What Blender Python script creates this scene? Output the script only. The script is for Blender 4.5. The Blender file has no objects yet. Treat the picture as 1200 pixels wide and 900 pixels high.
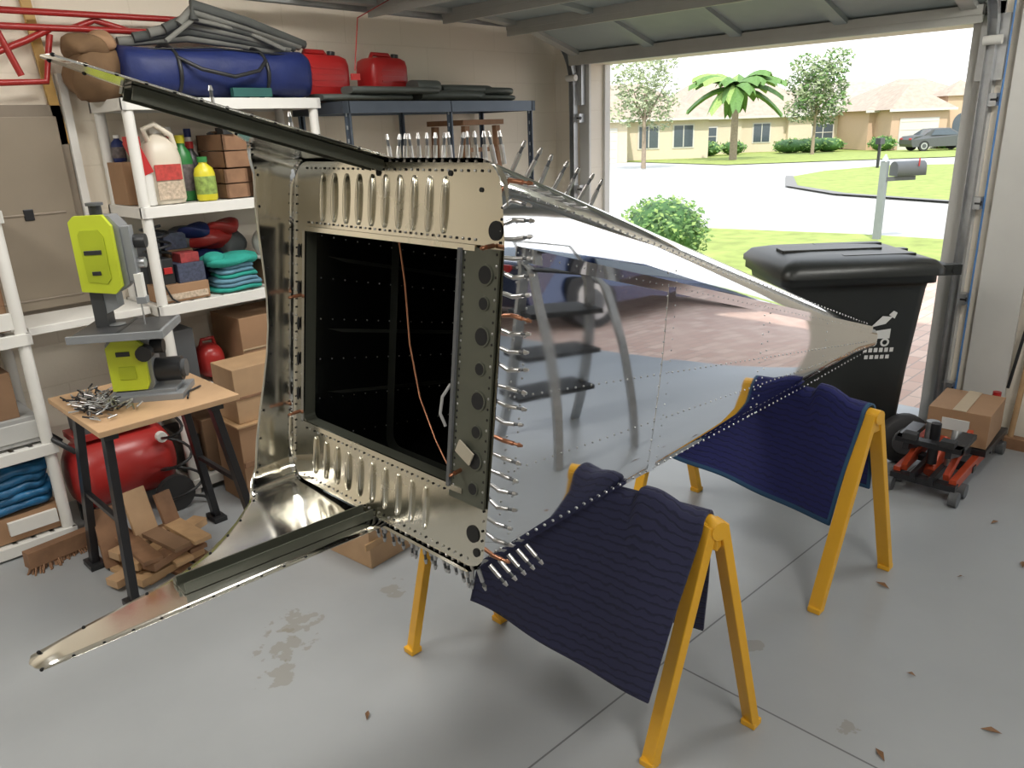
import bpy, math, random
from mathutils import Vector, Matrix
random.seed(7)
scene=bpy.context.scene
col=scene.collection
PI=math.pi
# ------------------------------------------------------------------ materials
_mats={}
def M(name,c,rough=.5,metal=0,var=.08,ns=9,bump=0,bs=40,emit=0,coat=0,trans=0):
    if name in _mats: return _mats[name]
    m=bpy.data.materials.new(name); m.use_nodes=True
    nt=m.node_tree; N=nt.nodes; L=nt.links
    b=N['Principled BSDF']
    b.inputs['Roughness'].default_value=rough; b.inputs['Metallic'].default_value=metal
    if coat: b.inputs['Coat Weight'].default_value=coat
    tc=N.new('ShaderNodeTexCoord')
    no=N.new('ShaderNodeTexNoise'); no.inputs['Scale'].default_value=ns; no.inputs['Detail'].default_value=4
    L.new(tc.outputs['Object'],no.inputs['Vector'])
    mx=N.new('ShaderNodeMix'); mx.data_type='RGBA'
    mx.inputs[6].default_value=tuple(max(0,x*(1-var*1.6)) for x in c)+(1,)
    mx.inputs[7].default_value=tuple(min(1,x*(1+var*1.6)) for x in c)+(1,)
    L.new(no.outputs['Fac'],mx.inputs[0]); L.new(mx.outputs[2],b.inputs['Base Color'])
    if bump:
        n2=N.new('ShaderNodeTexNoise'); n2.inputs['Scale'].default_value=bs; n2.inputs['Detail'].default_value=3
        L.new(tc.outputs['Object'],n2.inputs['Vector'])
        bp=N.new('ShaderNodeBump'); bp.inputs['Strength'].default_value=bump; bp.inputs['Distance'].default_value=.01
        L.new(n2.outputs['Fac'],bp.inputs['Height']); L.new(bp.outputs['Normal'],b.inputs['Normal'])
    if emit:
        b.inputs['Emission Color'].default_value=tuple(c)+(1,); b.inputs['Emission Strength'].default_value=emit
    _mats[name]=m; return m
def brickmat(name,c1,c2,cm,bw,bh,mort,axes,rough=.8,bump=.4,dist=.004):
    m=bpy.data.materials.new(name); m.use_nodes=True
    nt=m.node_tree; N=nt.nodes; L=nt.links; b=N['Principled BSDF']; b.inputs['Roughness'].default_value=rough
    g=N.new('ShaderNodeNewGeometry'); s=N.new('ShaderNodeSeparateXYZ'); L.new(g.outputs['Position'],s.inputs[0])
    cb=N.new('ShaderNodeCombineXYZ'); L.new(s.outputs[axes[0]],cb.inputs[0]); L.new(s.outputs[axes[1]],cb.inputs[1])
    t=N.new('ShaderNodeTexBrick'); t.inputs['Scale'].default_value=1; t.inputs['Brick Width'].default_value=bw
    t.inputs['Row Height'].default_value=bh; t.inputs['Mortar Size'].default_value=mort; t.inputs['Mortar Smooth'].default_value=.6
    t.inputs['Color1'].default_value=c1+(1,); t.inputs['Color2'].default_value=c2+(1,); t.inputs['Mortar'].default_value=cm+(1,)
    L.new(cb.outputs[0],t.inputs['Vector']); L.new(t.outputs['Color'],b.inputs['Base Color'])
    bp=N.new('ShaderNodeBump'); bp.inputs['Strength'].default_value=bump; bp.inputs['Distance'].default_value=dist; bp.invert=True
    L.new(t.outputs['Fac'],bp.inputs['Height'])
    n2=N.new('ShaderNodeTexNoise'); n2.inputs['Scale'].default_value=60; L.new(g.outputs['Position'],n2.inputs['Vector'])
    b2=N.new('ShaderNodeBump'); b2.inputs['Strength'].default_value=.25; b2.inputs['Distance'].default_value=.003
    L.new(n2.outputs['Fac'],b2.inputs['Height']); L.new(bp.outputs['Normal'],b2.inputs['Normal']); L.new(b2.outputs['Normal'],b.inputs['Normal'])
    _mats[name]=m; return m
def floormat():
    m=bpy.data.materials.new('painted_concrete'); m.use_nodes=True
    nt=m.node_tree; N=nt.nodes; L=nt.links; b=N['Principled BSDF']
    g=N.new('ShaderNodeNewGeometry'); s=N.new('ShaderNodeSeparateXYZ'); L.new(g.outputs['Position'],s.inputs[0])
    def math_(op,a,bv=None,c=None):
        n=N.new('ShaderNodeMath'); n.operation=op
        for i,x in enumerate((a,bv,c)):
            if x is None: continue
            if isinstance(x,(int,float)): n.inputs[i].default_value=x
            else: L.new(x,n.inputs[i])
        return n.outputs[0]
    def mix(f,a,c):
        n=N.new('ShaderNodeMix'); n.data_type='RGBA'; L.new(f,n.inputs[0])
        for i,x in ((6,a),(7,c)):
            if isinstance(x,tuple): n.inputs[i].default_value=x+(1,)
            else: L.new(x,n.inputs[i])
        return n.outputs[2]
    n1=N.new('ShaderNodeTexNoise'); n1.inputs['Scale'].default_value=1.6; n1.inputs['Detail'].default_value=7; L.new(g.outputs['Position'],n1.inputs['Vector'])
    c=mix(n1.outputs['Fac'],(.27,.285,.295),(.385,.40,.41))
    n2=N.new('ShaderNodeTexNoise'); n2.inputs['Scale'].default_value=18; n2.inputs['Detail'].default_value=6; L.new(g.outputs['Position'],n2.inputs['Vector'])
    def blob(px,py,rad):
        dx=math_('SUBTRACT',s.outputs[0],px); dy=math_('SUBTRACT',s.outputs[1],py)
        d=math_('SQRT',math_('ADD',math_('MULTIPLY',dx,dx),math_('MULTIPLY',dy,dy)))
        k=math_('SUBTRACT',1.0,math_('DIVIDE',d,rad))
        k=math_('MAXIMUM',k,0.0)
        v=math_('ADD',k,math_('MULTIPLY',math_('SUBTRACT',n2.outputs['Fac'],.5),2.8))
        v=math_('MULTIPLY',math_('SUBTRACT',v,.5),5.0)
        v=math_('MINIMUM',math_('MAXIMUM',v,0.0),.42)
        return math_('MULTIPLY',v,math_('MINIMUM',math_('MULTIPLY',k,5.0),1.0))
    for (px,py,rad) in ((1.02,2.20,.13),(1.13,2.29,.13),(.93,2.08,.10),(1.5,2.2,.1),(2.1,1.0,.06),(1.95,.62,.06)):
        c=mix(blob(px,py,rad),c,(.20,.175,.12))
    lx=math_('LESS_THAN',math_('ABSOLUTE',math_('SUBTRACT',s.outputs[0],1.85)),.003)
    lx=math_('MULTIPLY',lx,math_('LESS_THAN',s.outputs[1],1.15))
    ly=math_('LESS_THAN',math_('ABSOLUTE',math_('SUBTRACT',s.outputs[1],math_('SUBTRACT',1.25,math_('MULTIPLY',s.outputs[0],.045)))),.003)
    ln=math_('MULTIPLY',math_('MAXIMUM',lx,ly),.75)
    c=mix(ln,c,(.06,.06,.06))
    L.new(c,b.inputs['Base Color'])
    r=math_('ADD',math_('MULTIPLY',n1.outputs['Fac'],.25),.22); L.new(r,b.inputs['Roughness'])
    n3=N.new('ShaderNodeTexNoise'); n3.inputs['Scale'].default_value=9; L.new(g.outputs['Position'],n3.inputs['Vector'])
    bp=N.new('ShaderNodeBump'); bp.inputs['Strength'].default_value=.12; bp.inputs['Distance'].default_value=.01
    L.new(n3.outputs['Fac'],bp.inputs['Height']); L.new(bp.outputs['Normal'],b.inputs['Normal'])
    return m
def quiltmat(name,c,dark):
    m=bpy.data.materials.new(name); m.use_nodes=True
    nt=m.node_tree; N=nt.nodes; L=nt.links; b=N['Principled BSDF']; b.inputs['Roughness'].default_value=.85
    b.inputs['Sheen Weight'].default_value=.06
    u=N.new('ShaderNodeUVMap'); w=N.new('ShaderNodeTexWave'); w.wave_type='BANDS'; w.bands_direction='Y'
    w.inputs['Scale'].default_value=14; w.inputs['Distortion'].default_value=3.0; w.inputs['Detail'].default_value=1; w.inputs['Detail Scale'].default_value=2.5
    L.new(u.outputs[0],w.inputs['Vector'])
    cr=N.new('ShaderNodeValToRGB'); cr.color_ramp.elements[0].position=.0; cr.color_ramp.elements[0].color=(0,0,0,1); cr.color_ramp.elements[1].position=.3
    L.new(w.outputs['Fac'],cr.inputs[0])
    n=N.new('ShaderNodeMix'); n.data_type='RGBA'; n.inputs[6].default_value=dark+(1,); n.inputs[7].default_value=c+(1,)
    L.new(cr.outputs[0],n.inputs[0]); L.new(n.outputs[2],b.inputs['Base Color'])
    bp=N.new('ShaderNodeBump'); bp.inputs['Strength'].default_value=.35; bp.inputs['Distance'].default_value=.004
    L.new(cr.outputs[0],bp.inputs['Height']); L.new(bp.outputs['Normal'],b.inputs['Normal'])
    return m
# ------------------------------------------------------------------ mesh builder
class MB:
    def __init__(s,T=None): s.v=[];s.f=[];s.mi=[];s.sm=[];s.mats=[];s.T=T
    def add(s,vs,fs,mat,smooth=False):
        o=len(s.v)
        for p in vs:
            p=Vector(p)
            if s.T is not None: p=s.T@p
            s.v.append(p)
        if mat not in s.mats: s.mats.append(mat)
        k=s.mats.index(mat)
        for f in fs: s.f.append([o+i for i in f]); s.mi.append(k); s.sm.append(smooth)
    def box(s,c,d,mat,rx=0,ry=0,rz=0,taper=1.0):
        R=Matrix.Rotation(rz,3,'Z')@Matrix.Rotation(ry,3,'Y')@Matrix.Rotation(rx,3,'X')
        vs=[]
        for z in (-.5,.5):
            k=taper if z>0 else 1
            for x,y in ((-.5,-.5),(.5,-.5),(.5,.5),(-.5,.5)):
                vs.append(Vector(c)+R@Vector((x*d[0]*k,y*d[1]*k,z*d[2])))
        s.add(vs,[(3,2,1,0),(4,5,6,7),(0,1,5,4),(1,2,6,5),(2,3,7,6),(3,0,4,7)],mat)
    def bb(s,x0,x1,y0,y1,z0,z1,mat): s.box(((x0+x1)/2,(y0+y1)/2,(z0+z1)/2),(x1-x0,y1-y0,z1-z0),mat)
    def loft(s,rings,mat,closed=True,cap=True,smooth=True):
        n=len(rings[0]); vs=[p for r in rings for p in r]; fs=[]
        m=n if closed else n-1
        for i in range(len(rings)-1):
            for j in range(m):
                a=i*n+j; b=i*n+(j+1)%n; fs.append((a,b,b+n,a+n))
        s.add(vs,fs,mat,smooth)
        if cap and closed:
            s.add(rings[0],[tuple(range(n))[::-1]],mat,False); s.add(rings[-1],[tuple(range(n))],mat,False)
    def cyl(s,p0,p1,r0,mat,r1=None,n=12,cap=True,smooth=True):
        p0=Vector(p0);p1=Vector(p1); r1=r0 if r1 is None else r1
        d=(p1-p0).normalized(); u=d.orthogonal().normalized(); w=d.cross(u)
        R=[]
        for p,r in ((p0,r0),(p1,r1)):
            R.append([p+u*math.cos(2*PI*i/n)*r+w*math.sin(2*PI*i/n)*r for i in range(n)])
        s.loft(R,mat,True,cap,smooth)
    def bar(s,p0,p1,w,t,mat,up=(0,0,1)):
        p0=Vector(p0);p1=Vector(p1); d=(p1-p0).normalized(); u=Vector(up); a=d.cross(u)
        if a.length<1e-4: a=d.orthogonal()
        a.normalize(); b=a.cross(d)
        R=[[p+a*x*w/2+b*y*t/2 for x,y in ((-1,-1),(1,-1),(1,1),(-1,1))] for p in (p0,p1)]
        s.loft(R,mat,True,True,False)
    def tube(s,pts,r,mat,n=8,closed=False):
        pts=[Vector(p) for p in pts]; R=[]; pu=None
        for i,p in enumerate(pts):
            a=pts[i-1] if i>0 else (pts[-1] if closed else p); b=pts[i+1] if i<len(pts)-1 else (pts[0] if closed else p)
            d=(b-a).normalized()
            u=d.orthogonal().normalized() if pu is None else (pu-d*pu.dot(d)).normalized()
            pu=u; w=d.cross(u)
            R.append([p+u*math.cos(2*PI*k/n)*r+w*math.sin(2*PI*k/n)*r for k in range(n)])
        if closed: R.append(R[0])
        s.loft(R,mat,True,not closed,True)
    def ell(s,c,r,mat,n=14,m=8,pw=1.0):
        c=Vector(c); R=[]
        def sg(x): return math.copysign(abs(x)**pw,x)
        for i in range(1,m):
            a=-PI/2+PI*i/m
            R.append([c+Vector((r[0]*sg(math.cos(a))*sg(math.cos(2*PI*k/n)),r[1]*sg(math.cos(a))*sg(math.sin(2*PI*k/n)),r[2]*sg(math.sin(a)))) for k in range(n)])
        vs=[p for q in R for p in q]+[c-Vector((0,0,r[2])),c+Vector((0,0,r[2]))]
        fs=[]
        for i in range(m-2):
            for k in range(n):
                fs.append((i*n+k,i*n+(k+1)%n,(i+1)*n+(k+1)%n,(i+1)*n+k))
        A=len(vs)-2;B=A+1
        for k in range(n):
            fs.append((A,(k+1)%n,k)); fs.append(((m-2)*n+k,(m-2)*n+(k+1)%n,B))
        s.add(vs,fs,mat,True)
    def lathe(s,c,prof,mat,n=16,ax='Z'):
        c=Vector(c);R=[]
        for r,h in prof:
            q=[]
            for k in range(n):
                a=2*PI*k/n
                if ax=='Z': q.append(c+Vector((r*math.cos(a),r*math.sin(a),h)))
                elif ax=='X': q.append(c+Vector((h,r*math.cos(a),r*math.sin(a))))
                else: q.append(c+Vector((r*math.sin(a),h,r*math.cos(a))))
            R.append(q)
        s.loft(R,mat,True,True,True)
    def build(s,name,parent=None,bevel=0,solid=0,sub=0):
        lo=Vector((min(p[i] for p in s.v) for i in range(3))); hi=Vector((max(p[i] for p in s.v) for i in range(3)))
        c=(lo+hi)/2
        me=bpy.data.meshes.new(name); me.from_pydata([p-c for p in s.v],[],s.f)
        for m in s.mats: me.materials.append(m)
        for i,p in enumerate(me.polygons): p.material_index=s.mi[i]; p.use_smooth=s.sm[i]
        me.update()
        o=bpy.data.objects.new(name,me); col.objects.link(o); o.location=c
        if parent is not None: o.parent=parent; o.location=c-parent.location
        if solid:
            k=o.modifiers.new('solid','SOLIDIFY'); k.thickness=solid; k.offset=0
        if bevel:
            k=o.modifiers.new('bevel','BEVEL'); k.width=bevel; k.segments=2; k.limit_method='ANGLE'; k.angle_limit=math.radians(50)
        return o
def empty(name,loc):
    o=bpy.data.objects.new(name,None); col.objects.link(o); o.location=loc; o.empty_display_size=.1; return o
def TR(x,y,z,rz=0,sc=1): return Matrix.Translation((x,y,z))@Matrix.Rotation(rz,4,'Z')@Matrix.Scale(sc,4)
# ------------------------------------------------------------------ common materials
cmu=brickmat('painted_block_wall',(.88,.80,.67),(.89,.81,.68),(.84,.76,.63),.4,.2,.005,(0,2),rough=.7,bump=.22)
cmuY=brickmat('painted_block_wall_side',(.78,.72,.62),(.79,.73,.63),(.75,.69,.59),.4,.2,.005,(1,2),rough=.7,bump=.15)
paver=brickmat('brick_pavers',(.52,.34,.27),(.64,.46,.37),(.40,.31,.26),.22,.11,.008,(0,1),rough=.85,bump=.4)
white_pl=M('white_plastic',(.74,.73,.69),.45,var=.03)
trimw=M('white_trim',(.66,.65,.62),.5,var=.03)
galv=M('galvanised_steel',(.50,.51,.52),.38,.85,var=.15,ns=20)
doorp=M('door_panel_paint',(.34,.38,.37),.5,.0,var=.05)
doors=M('door_strut_steel',(.48,.48,.45),.4,.3,var=.06)
black=M('black_plastic',(.02,.021,.023),.42,var=.1)
blackm=M('black_metal',(.03,.03,.033),.35,.5,var=.1)
dgrey=M('dark_grey_plastic',(.09,.095,.10),.5)
wood=M('plain_wood',(.46,.29,.15),.6,var=.2,ns=14,bump=.1)
woodd=M('aged_wood',(.26,.14,.075),.65,var=.3,ns=14,bump=.1)
ply=M('plywood_top',(.48,.31,.175),.55,var=.12,ns=10)
card=M('cardboard',(.34,.20,.11),.8,var=.08)
cardd=M('cardboard_old',(.23,.135,.075),.85,var=.12)
red=M('red_plastic',(.46,.02,.02),.35,var=.08)
redp=M('red_paint',(.36,.025,.022),.3,var=.08)
yellow=M('yellow_paint',(.74,.39,.025),.4,var=.06)
green=M('lime_plastic',(.50,.58,.03),.4,var=.05)
blue=M('blue_nylon',(.009,.020,.11),.55,var=.2,bump=.5,bs=14)
teal=M('teal_cloth',(.02,.30,.24),.85,var=.15,bump=.5,bs=30)
bluec=M('light_blue_cloth',(.12,.26,.35),.85,var=.15,bump=.5,bs=30)
rubber=M('rubber',(.025,.025,.026),.7,var=.1)
chromem=M('polished_pin',(.50,.49,.48),.28,1,var=.2)
copper=M('copper_pin',(.36,.17,.10),.4,1,var=.2)

# ------------------------------------------------------------------ camera
H=1.7; p=math.radians(18.43); rho=math.radians(2.1)
F=Vector((.70711,.70711,0)); R=Vector((.70711,-.70711,0)); Z=Vector((0,0,1))
c=F*math.cos(p)-Z*math.sin(p); U=F*math.sin(p)+Z*math.cos(p)
r2=R*math.cos(rho)-U*math.sin(rho); u2=U*math.cos(rho)+R*math.sin(rho)
cam=bpy.data.cameras.new('camera'); cam.lens=27; cam.sensor_width=36; cam.clip_start=.05; cam.clip_end=500
co=bpy.data.objects.new('camera',cam); col.objects.link(co)
mw=Matrix((r2,u2,-c)).transposed().to_4x4(); mw.translation=(0,0,H); co.matrix_world=mw
scene.camera=co

# ------------------------------------------------------------------ room
YW=4.05; XD=4.62; XO=4.82; XL=-3.2; YS=-5.2; CH=2.75
b=MB(); b.bb(XL,XO,YS,YW+.2,-.2,0,floormat()); b.build('floor')
b=MB(); b.bb(XL-.2,XO,YW,YW+.2,0,CH,cmu); b.build('wall_back')
b=MB(); b.bb(XL-.2,XO,YS-.2,YS,0,CH,cmu); b.build('wall_side')
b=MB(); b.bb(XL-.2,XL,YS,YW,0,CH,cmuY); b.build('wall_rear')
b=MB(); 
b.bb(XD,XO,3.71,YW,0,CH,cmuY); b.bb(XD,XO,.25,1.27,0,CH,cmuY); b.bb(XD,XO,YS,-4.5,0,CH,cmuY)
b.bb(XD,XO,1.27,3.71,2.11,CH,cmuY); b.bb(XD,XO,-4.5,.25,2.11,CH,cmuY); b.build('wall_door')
ceilm=M('ceiling_paint',(.72,.69,.62),.8,var=.03)
b=MB(); b.bb(XL-.2,XO,YS-.2,YW+.2,CH,CH+.15,ceilm); b.build('ceiling')
roofm=M('roof_shingle',(.35,.30,.26),.9,var=.2)
b=MB(); b.bb(XL-.6,XO+.5,YS-.6,YW+.8,CH+.16,CH+.4,roofm); b.build('roof')
b=MB()
b.bb(XD-.02,XD,3.71,3.80,0,2.2,trimw); b.bb(XD-.02,XD,1.14,1.27,0,2.2,trimw); b.bb(XD-.02,XD,1.14,3.80,2.11,2.22,trimw)
b.bb(XO-.06,XO,3.69,3.71,0,2.11,trimw); b.bb(XO-.06,XO,1.27,1.29,0,2.11,trimw)
b.bb(XD-.045,XD-.02,.86,1.06,0,CH,trimw)
b.build('trim_1')
def track(yy,name):
    b=MB()
    pts=[(4.53,0.02),(4.53,1.9)]
    for k in range(0,9):
        a=PI/2*k/8; pts.append((4.53-.36*(1-math.cos(a)),1.98+.36*math.sin(a)))
    pts.append((2.0,2.36))
    for off in (-.02,.02):
        for i in range(len(pts)-1):
            p0=(pts[i][0],yy+off,pts[i][1]); p1=(pts[i+1][0],yy+off,pts[i+1][1])
            b.bar(p0,p1,.003,.045,galv,up=(.3,0,1) if abs(pts[i][0]-pts[i+1][0])>.01 else (1,0,0))
    for i in range(len(pts)-1):
        b.bar((pts[i][0]+.02,yy,pts[i][1]),(pts[i+1][0]+.02,yy,pts[i+1][1]),.042,.003,galv,up=(1,0,.0) if abs(pts[i][0]-pts[i+1][0])<.01 else (1,0,.5))
    for z in (.25,.75,1.25,1.75):
        b.box((4.56,yy-.03,z),(.06,.05,.06),galv); b.cyl((4.54,yy-.06,z),(4.54,yy-.03,z),.012,blackm,n=8)
    b.box((4.57,yy,1.99),(.04,.12,.3),galv); b.cyl((4.50,yy-.05,2.02),(4.5,yy+.03,2.02),.022,white_pl)
    b.build(name)
track(3.80,'garage_door_track'); track(1.16,'garage_door_track')
def odoor(y0,y1):
    b=MB()
    P=[(4.53,2.17),(3.92,2.33),(3.38,2.37),(2.84,2.37),(2.28,2.37)]
    for i in range(4):
        (xa,za),(xb,zb_)=P[i],P[i+1]
        b.bar((xa-.01,(y0+y1)/2,za+.02),(xb+.01,(y0+y1)/2,zb_+.02),y1-y0,.03,doorp)
        n=5
        for k in range(n):
            yy=y0+.06+(y1-y0-.12)*k/(n-1)
            b.bar((xa-.03,yy,za-.005),(xb+.03,yy,zb_-.005),.07,.03,doors if k in(0,n-1) else doorp)
        b.bar((xa-.05,y0,za-.012),(xa-.05,y1,za-.012),.05,.045,doors)
        b.bar((xa-.06,y0,za-.045),(xa-.06,y1,za-.045),.02,.05,doors)
        if i: b.bar((xa+.05,y0,za-.012),(xa+.05,y1,za-.012),.04,.03,doorp)
    b.bar((4.54,y0,2.16),(4.54,y1,2.16),.05,.03,rubber)
    return b.build('garage_door')
odoor(1.20,3.78); odoor(-4.45,.2)
b=MB(); b.cyl((4.5,1.2,2.5),(4.5,3.8,2.5),.03,galv); b.cyl((4.5,2.1,2.5),(4.5,2.9,2.5),.05,blackm); b.build('torsion_spring_shaft')
b=MB(); b.tube([(2.75,3.55,2.36),(2.5,3.5,2.25),(2.42,3.45,2.0)],.003,redp,n=5); b.box((2.42,3.45,1.97),(.05,.012,.03),redp); b.build('emergency_release_cord')

# ------------------------------------------------------------------ lights
lampm=M('fill_tube',(1,.97,.92),.5,emit=6,var=0)
def fill_fixture(x,y,rz,pw):  # added out-of-view ceiling fixture and area light, to brighten the interior
    b=MB(TR(x,y,0,rz)); b.box((0,0,CH-.03),(1.25,.22,.06),white_pl)
    for o_ in (-.06,.06): b.cyl((-.58,o_,CH-.075),(.58,o_,CH-.075),.014,lampm)
    b.build('added_fill_fixture')
    l=bpy.data.lights.new('added_fill_light','AREA'); l.shape='RECTANGLE'; l.size=1.2; l.size_y=.5; l.energy=pw; l.color=(1,.97,.92)
    o=bpy.data.objects.new('added_fill_light',l); col.objects.link(o); o.location=(x,y,CH-.10); o.rotation_euler=(0,0,rz)
fill_fixture(-.5,2.4,PI/2,38); fill_fixture(.6,-.9,0,52); fill_fixture(3.1,.0,0,50); fill_fixture(1.7,2.6,0,32)
sun=bpy.data.lights.new('sun','SUN'); sun.energy=3.9; sun.angle=.01; sun.color=(1,.95,.86)
so=bpy.data.objects.new('sun',sun); col.objects.link(so); so.location=(0,0,20)
so.rotation_euler=Vector((.55,.35,-.85)).to_track_quat('-Z','Y').to_euler()
w=bpy.data.worlds.new('world'); scene.world=w; w.use_nodes=True
nt=w.node_tree; bg=nt.nodes['Background']
tc=nt.nodes.new('ShaderNodeTexCoord'); sp=nt.nodes.new('ShaderNodeSeparateXYZ'); cr=nt.nodes.new('ShaderNodeValToRGB')
nt.links.new(tc.outputs['Generated'],sp.inputs[0]); nt.links.new(sp.outputs[2],cr.inputs[0]); nt.links.new(cr.outputs[0],bg.inputs[0])
cr.color_ramp.elements[0].color=(1,1,.99,1); cr.color_ramp.elements[0].position=0
cr.color_ramp.elements[1].color=(.76,.87,1,1); cr.color_ramp.elements[1].position=.8
bg.inputs[1].default_value=2.0
scene.view_settings.view_transform='Standard'
scene.view_settings.exposure=0

# ------------------------------------------------------------------ outside ground
def gz(x,y): return -.0095*(x+y)-.02
grass=M('lawn_grass',(.29,.35,.085),.9,var=.35,ns=3,bump=.5,bs=60)
conc=M('concrete_street',(.48,.47,.445),.8,var=.05,ns=2)
curb=M('asphalt_edge',(.22,.21,.20),.8)
def gpoly(b,pts,off,mat):
    b.add([(x,y,gz(x,y)+off) for x,y in pts],[tuple(range(len(pts)))],mat)
XG=XO+.01
b=MB(); gpoly(b,[(XG,-60),(140,-60),(140,120),(XG,120)],-.03,conc); b.build('ground_street')
b=MB(); gpoly(b,[(XG,-5.2),(13.2,-5.2),(13.2,2.5),(XG,3.4)],-.005,paver); b.build('driveway')
b=MB()
gpoly(b,[(XG,3.4),(13.2,2.5),(13.3,5),(12.9,8),(12.5,14),(12.2,30),(XG,30)],.01,grass)
gpoly(b,[(XG,-30),(13.2,-30),(13.2,-5.2),(XG,-5.2)],.01,grass)
gpoly(b,[(19.8,5),(21.5,8.5),(24,11),(29,13.5),(33,14),(38,13),(40,5),(30,-12),(19,-10)],.01,grass)
gpoly(b,[(26,20),(33,26),(40,34),(60,60),(40,70),(20,40)],.01,grass)
gpoly(b,[(39,22),(44,17),(52,8),(80,0),(110,20),(90,60),(60,62),(45,34)],.01,grass)
b.build('lawn')
b=MB(); gpoly(b,[(19.5,5),(21.2,8.7),(23.8,11.3),(29,13.8),(29,13.5),(24,11),(21.5,8.5),(19.8,5)],.03,curb); b.build('street_curb')
def leafy(b,c,r,n,mat1,mat2,ls):
    for i in range(n):
        while True:
            q=Vector((random.uniform(-1,1),random.uniform(-1,1),random.uniform(-1,1)))
            if .35<q.length<1: break
        pz=Vector((c[0]+q.x*r[0],c[1]+q.y*r[1],c[2]+q.z*r[2]))
        a=Vector((random.uniform(-1,1),random.uniform(-1,1),random.uniform(-.3,1))).normalized(); d=a.orthogonal().normalized()
        s1=ls*random.uniform(.6,1.3)
        b.add([pz-a*s1,pz+d*s1*.5,pz+a*s1,pz-d*s1*.5],[(0,1,2,3)],mat1 if random.random()<.6 else mat2)
lf1=M('leaf_green',(.11,.22,.05),.6,var=.3); lf2=M('leaf_light_green',(.26,.38,.10),.6,var=.3); lf3=M('leaf_dark',(.05,.13,.03),.6,var=.3)
def bush(x,y,r,h,n=900,ls=.05):
    b=MB(); g=gz(x,y)+.01; b.ell((x,y,g+h*.5),(r*.8,r*.8,h*.5),lf3)
    leafy(b,(x,y,g+h*.55),(r,r,h*.52),n,lf1,lf2,ls); b.build('shrub')
bush(8.6,5.7,.62,.9,2600,.038)
bark=M('bark',(.30,.24,.18),.9,var=.25)
def tree(x,y,tz,r,n=1500,ls=.16,m1=None,m2=None):
    b=MB(); g=gz(x,y)+.01
    b.cyl((x,y,g),(x,y,tz),.13,bark,r1=.07,n=8)
    for k in range(5):
        a=k*1.3; b.cyl((x,y,tz-r*.7),(x+math.cos(a)*r*.6,y+math.sin(a)*r*.6,tz+r*.3),.06,bark,r1=.02,n=6)
    for k in range(11):
        a=k*2.4; q=(x+math.cos(a)*r*.5,y+math.sin(a)*r*.5,tz+(-.6+k*.15)*r)
        leafy(b,q,(r*.5,r*.5,r*.42),n//11,m1 or lf1,m2 or lf2,ls)
    b.build('tree')
grl1=M('grey_leaf',(.26,.31,.16),.7,var=.25); grl2=M('grey_leaf_light',(.42,.47,.30),.7,var=.25)
tree(34.9,24.5,3.1,1.9,2300,.13,grl1,grl2); tree(54,23.9,3.2,2.2,2900,.17,grl1,lf1)
b=MB(); x,y=45.5,25.2; g=gz(x,y); b.cyl((x,y,g),(x,y,3.6),.24,bark,r1=.18,n=10)
for k in range(30):
    a=k*2.399; el=random.uniform(.0,1.1); L_=random.uniform(2.6,3.3); pts=[]
    for i in range(7):
        t=i/6; rr=L_*t*math.cos(el*.6); zz=3.6+L_*(t*math.sin(el)-.62*t*t)
        pts.append(Vector((x+rr*math.cos(a),y+rr*math.sin(a),zz)))
    side=Vector((-math.sin(a),math.cos(a),0))
    for i in range(6):
        wd=.5*(1-((i-2)/5)**2) ; wd2=.5*(1-((i-1)/5)**2)
        dn=Vector((0,0,-.28))
        b.add([pts[i],pts[i]+side*wd+dn,pts[i+1]+side*wd2+dn,pts[i+1]],[(0,1,2,3)],lf2 if k%2 else lf1)
        b.add([pts[i],pts[i]-side*wd+dn,pts[i+1]-side*wd2+dn,pts[i+1]],[(0,1,2,3)],lf1)
b.build('palm_tree')
stc=M('stucco_cream',(.66,.57,.44),.9,var=.04); stc2=M('stucco_tan',(.56,.40,.28),.9,var=.04); shg=M('house_roof_tan',(.41,.33,.265),.9,var=.2,ns=3)
shg2=M('house_roof_grey',(.40,.36,.31),.9,var=.2,ns=3)
glass=M('dark_window',(.08,.10,.12),.1,var=.1)
hwhite=M('house_trim_white',(.62,.60,.56),.6,var=.02)
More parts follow.
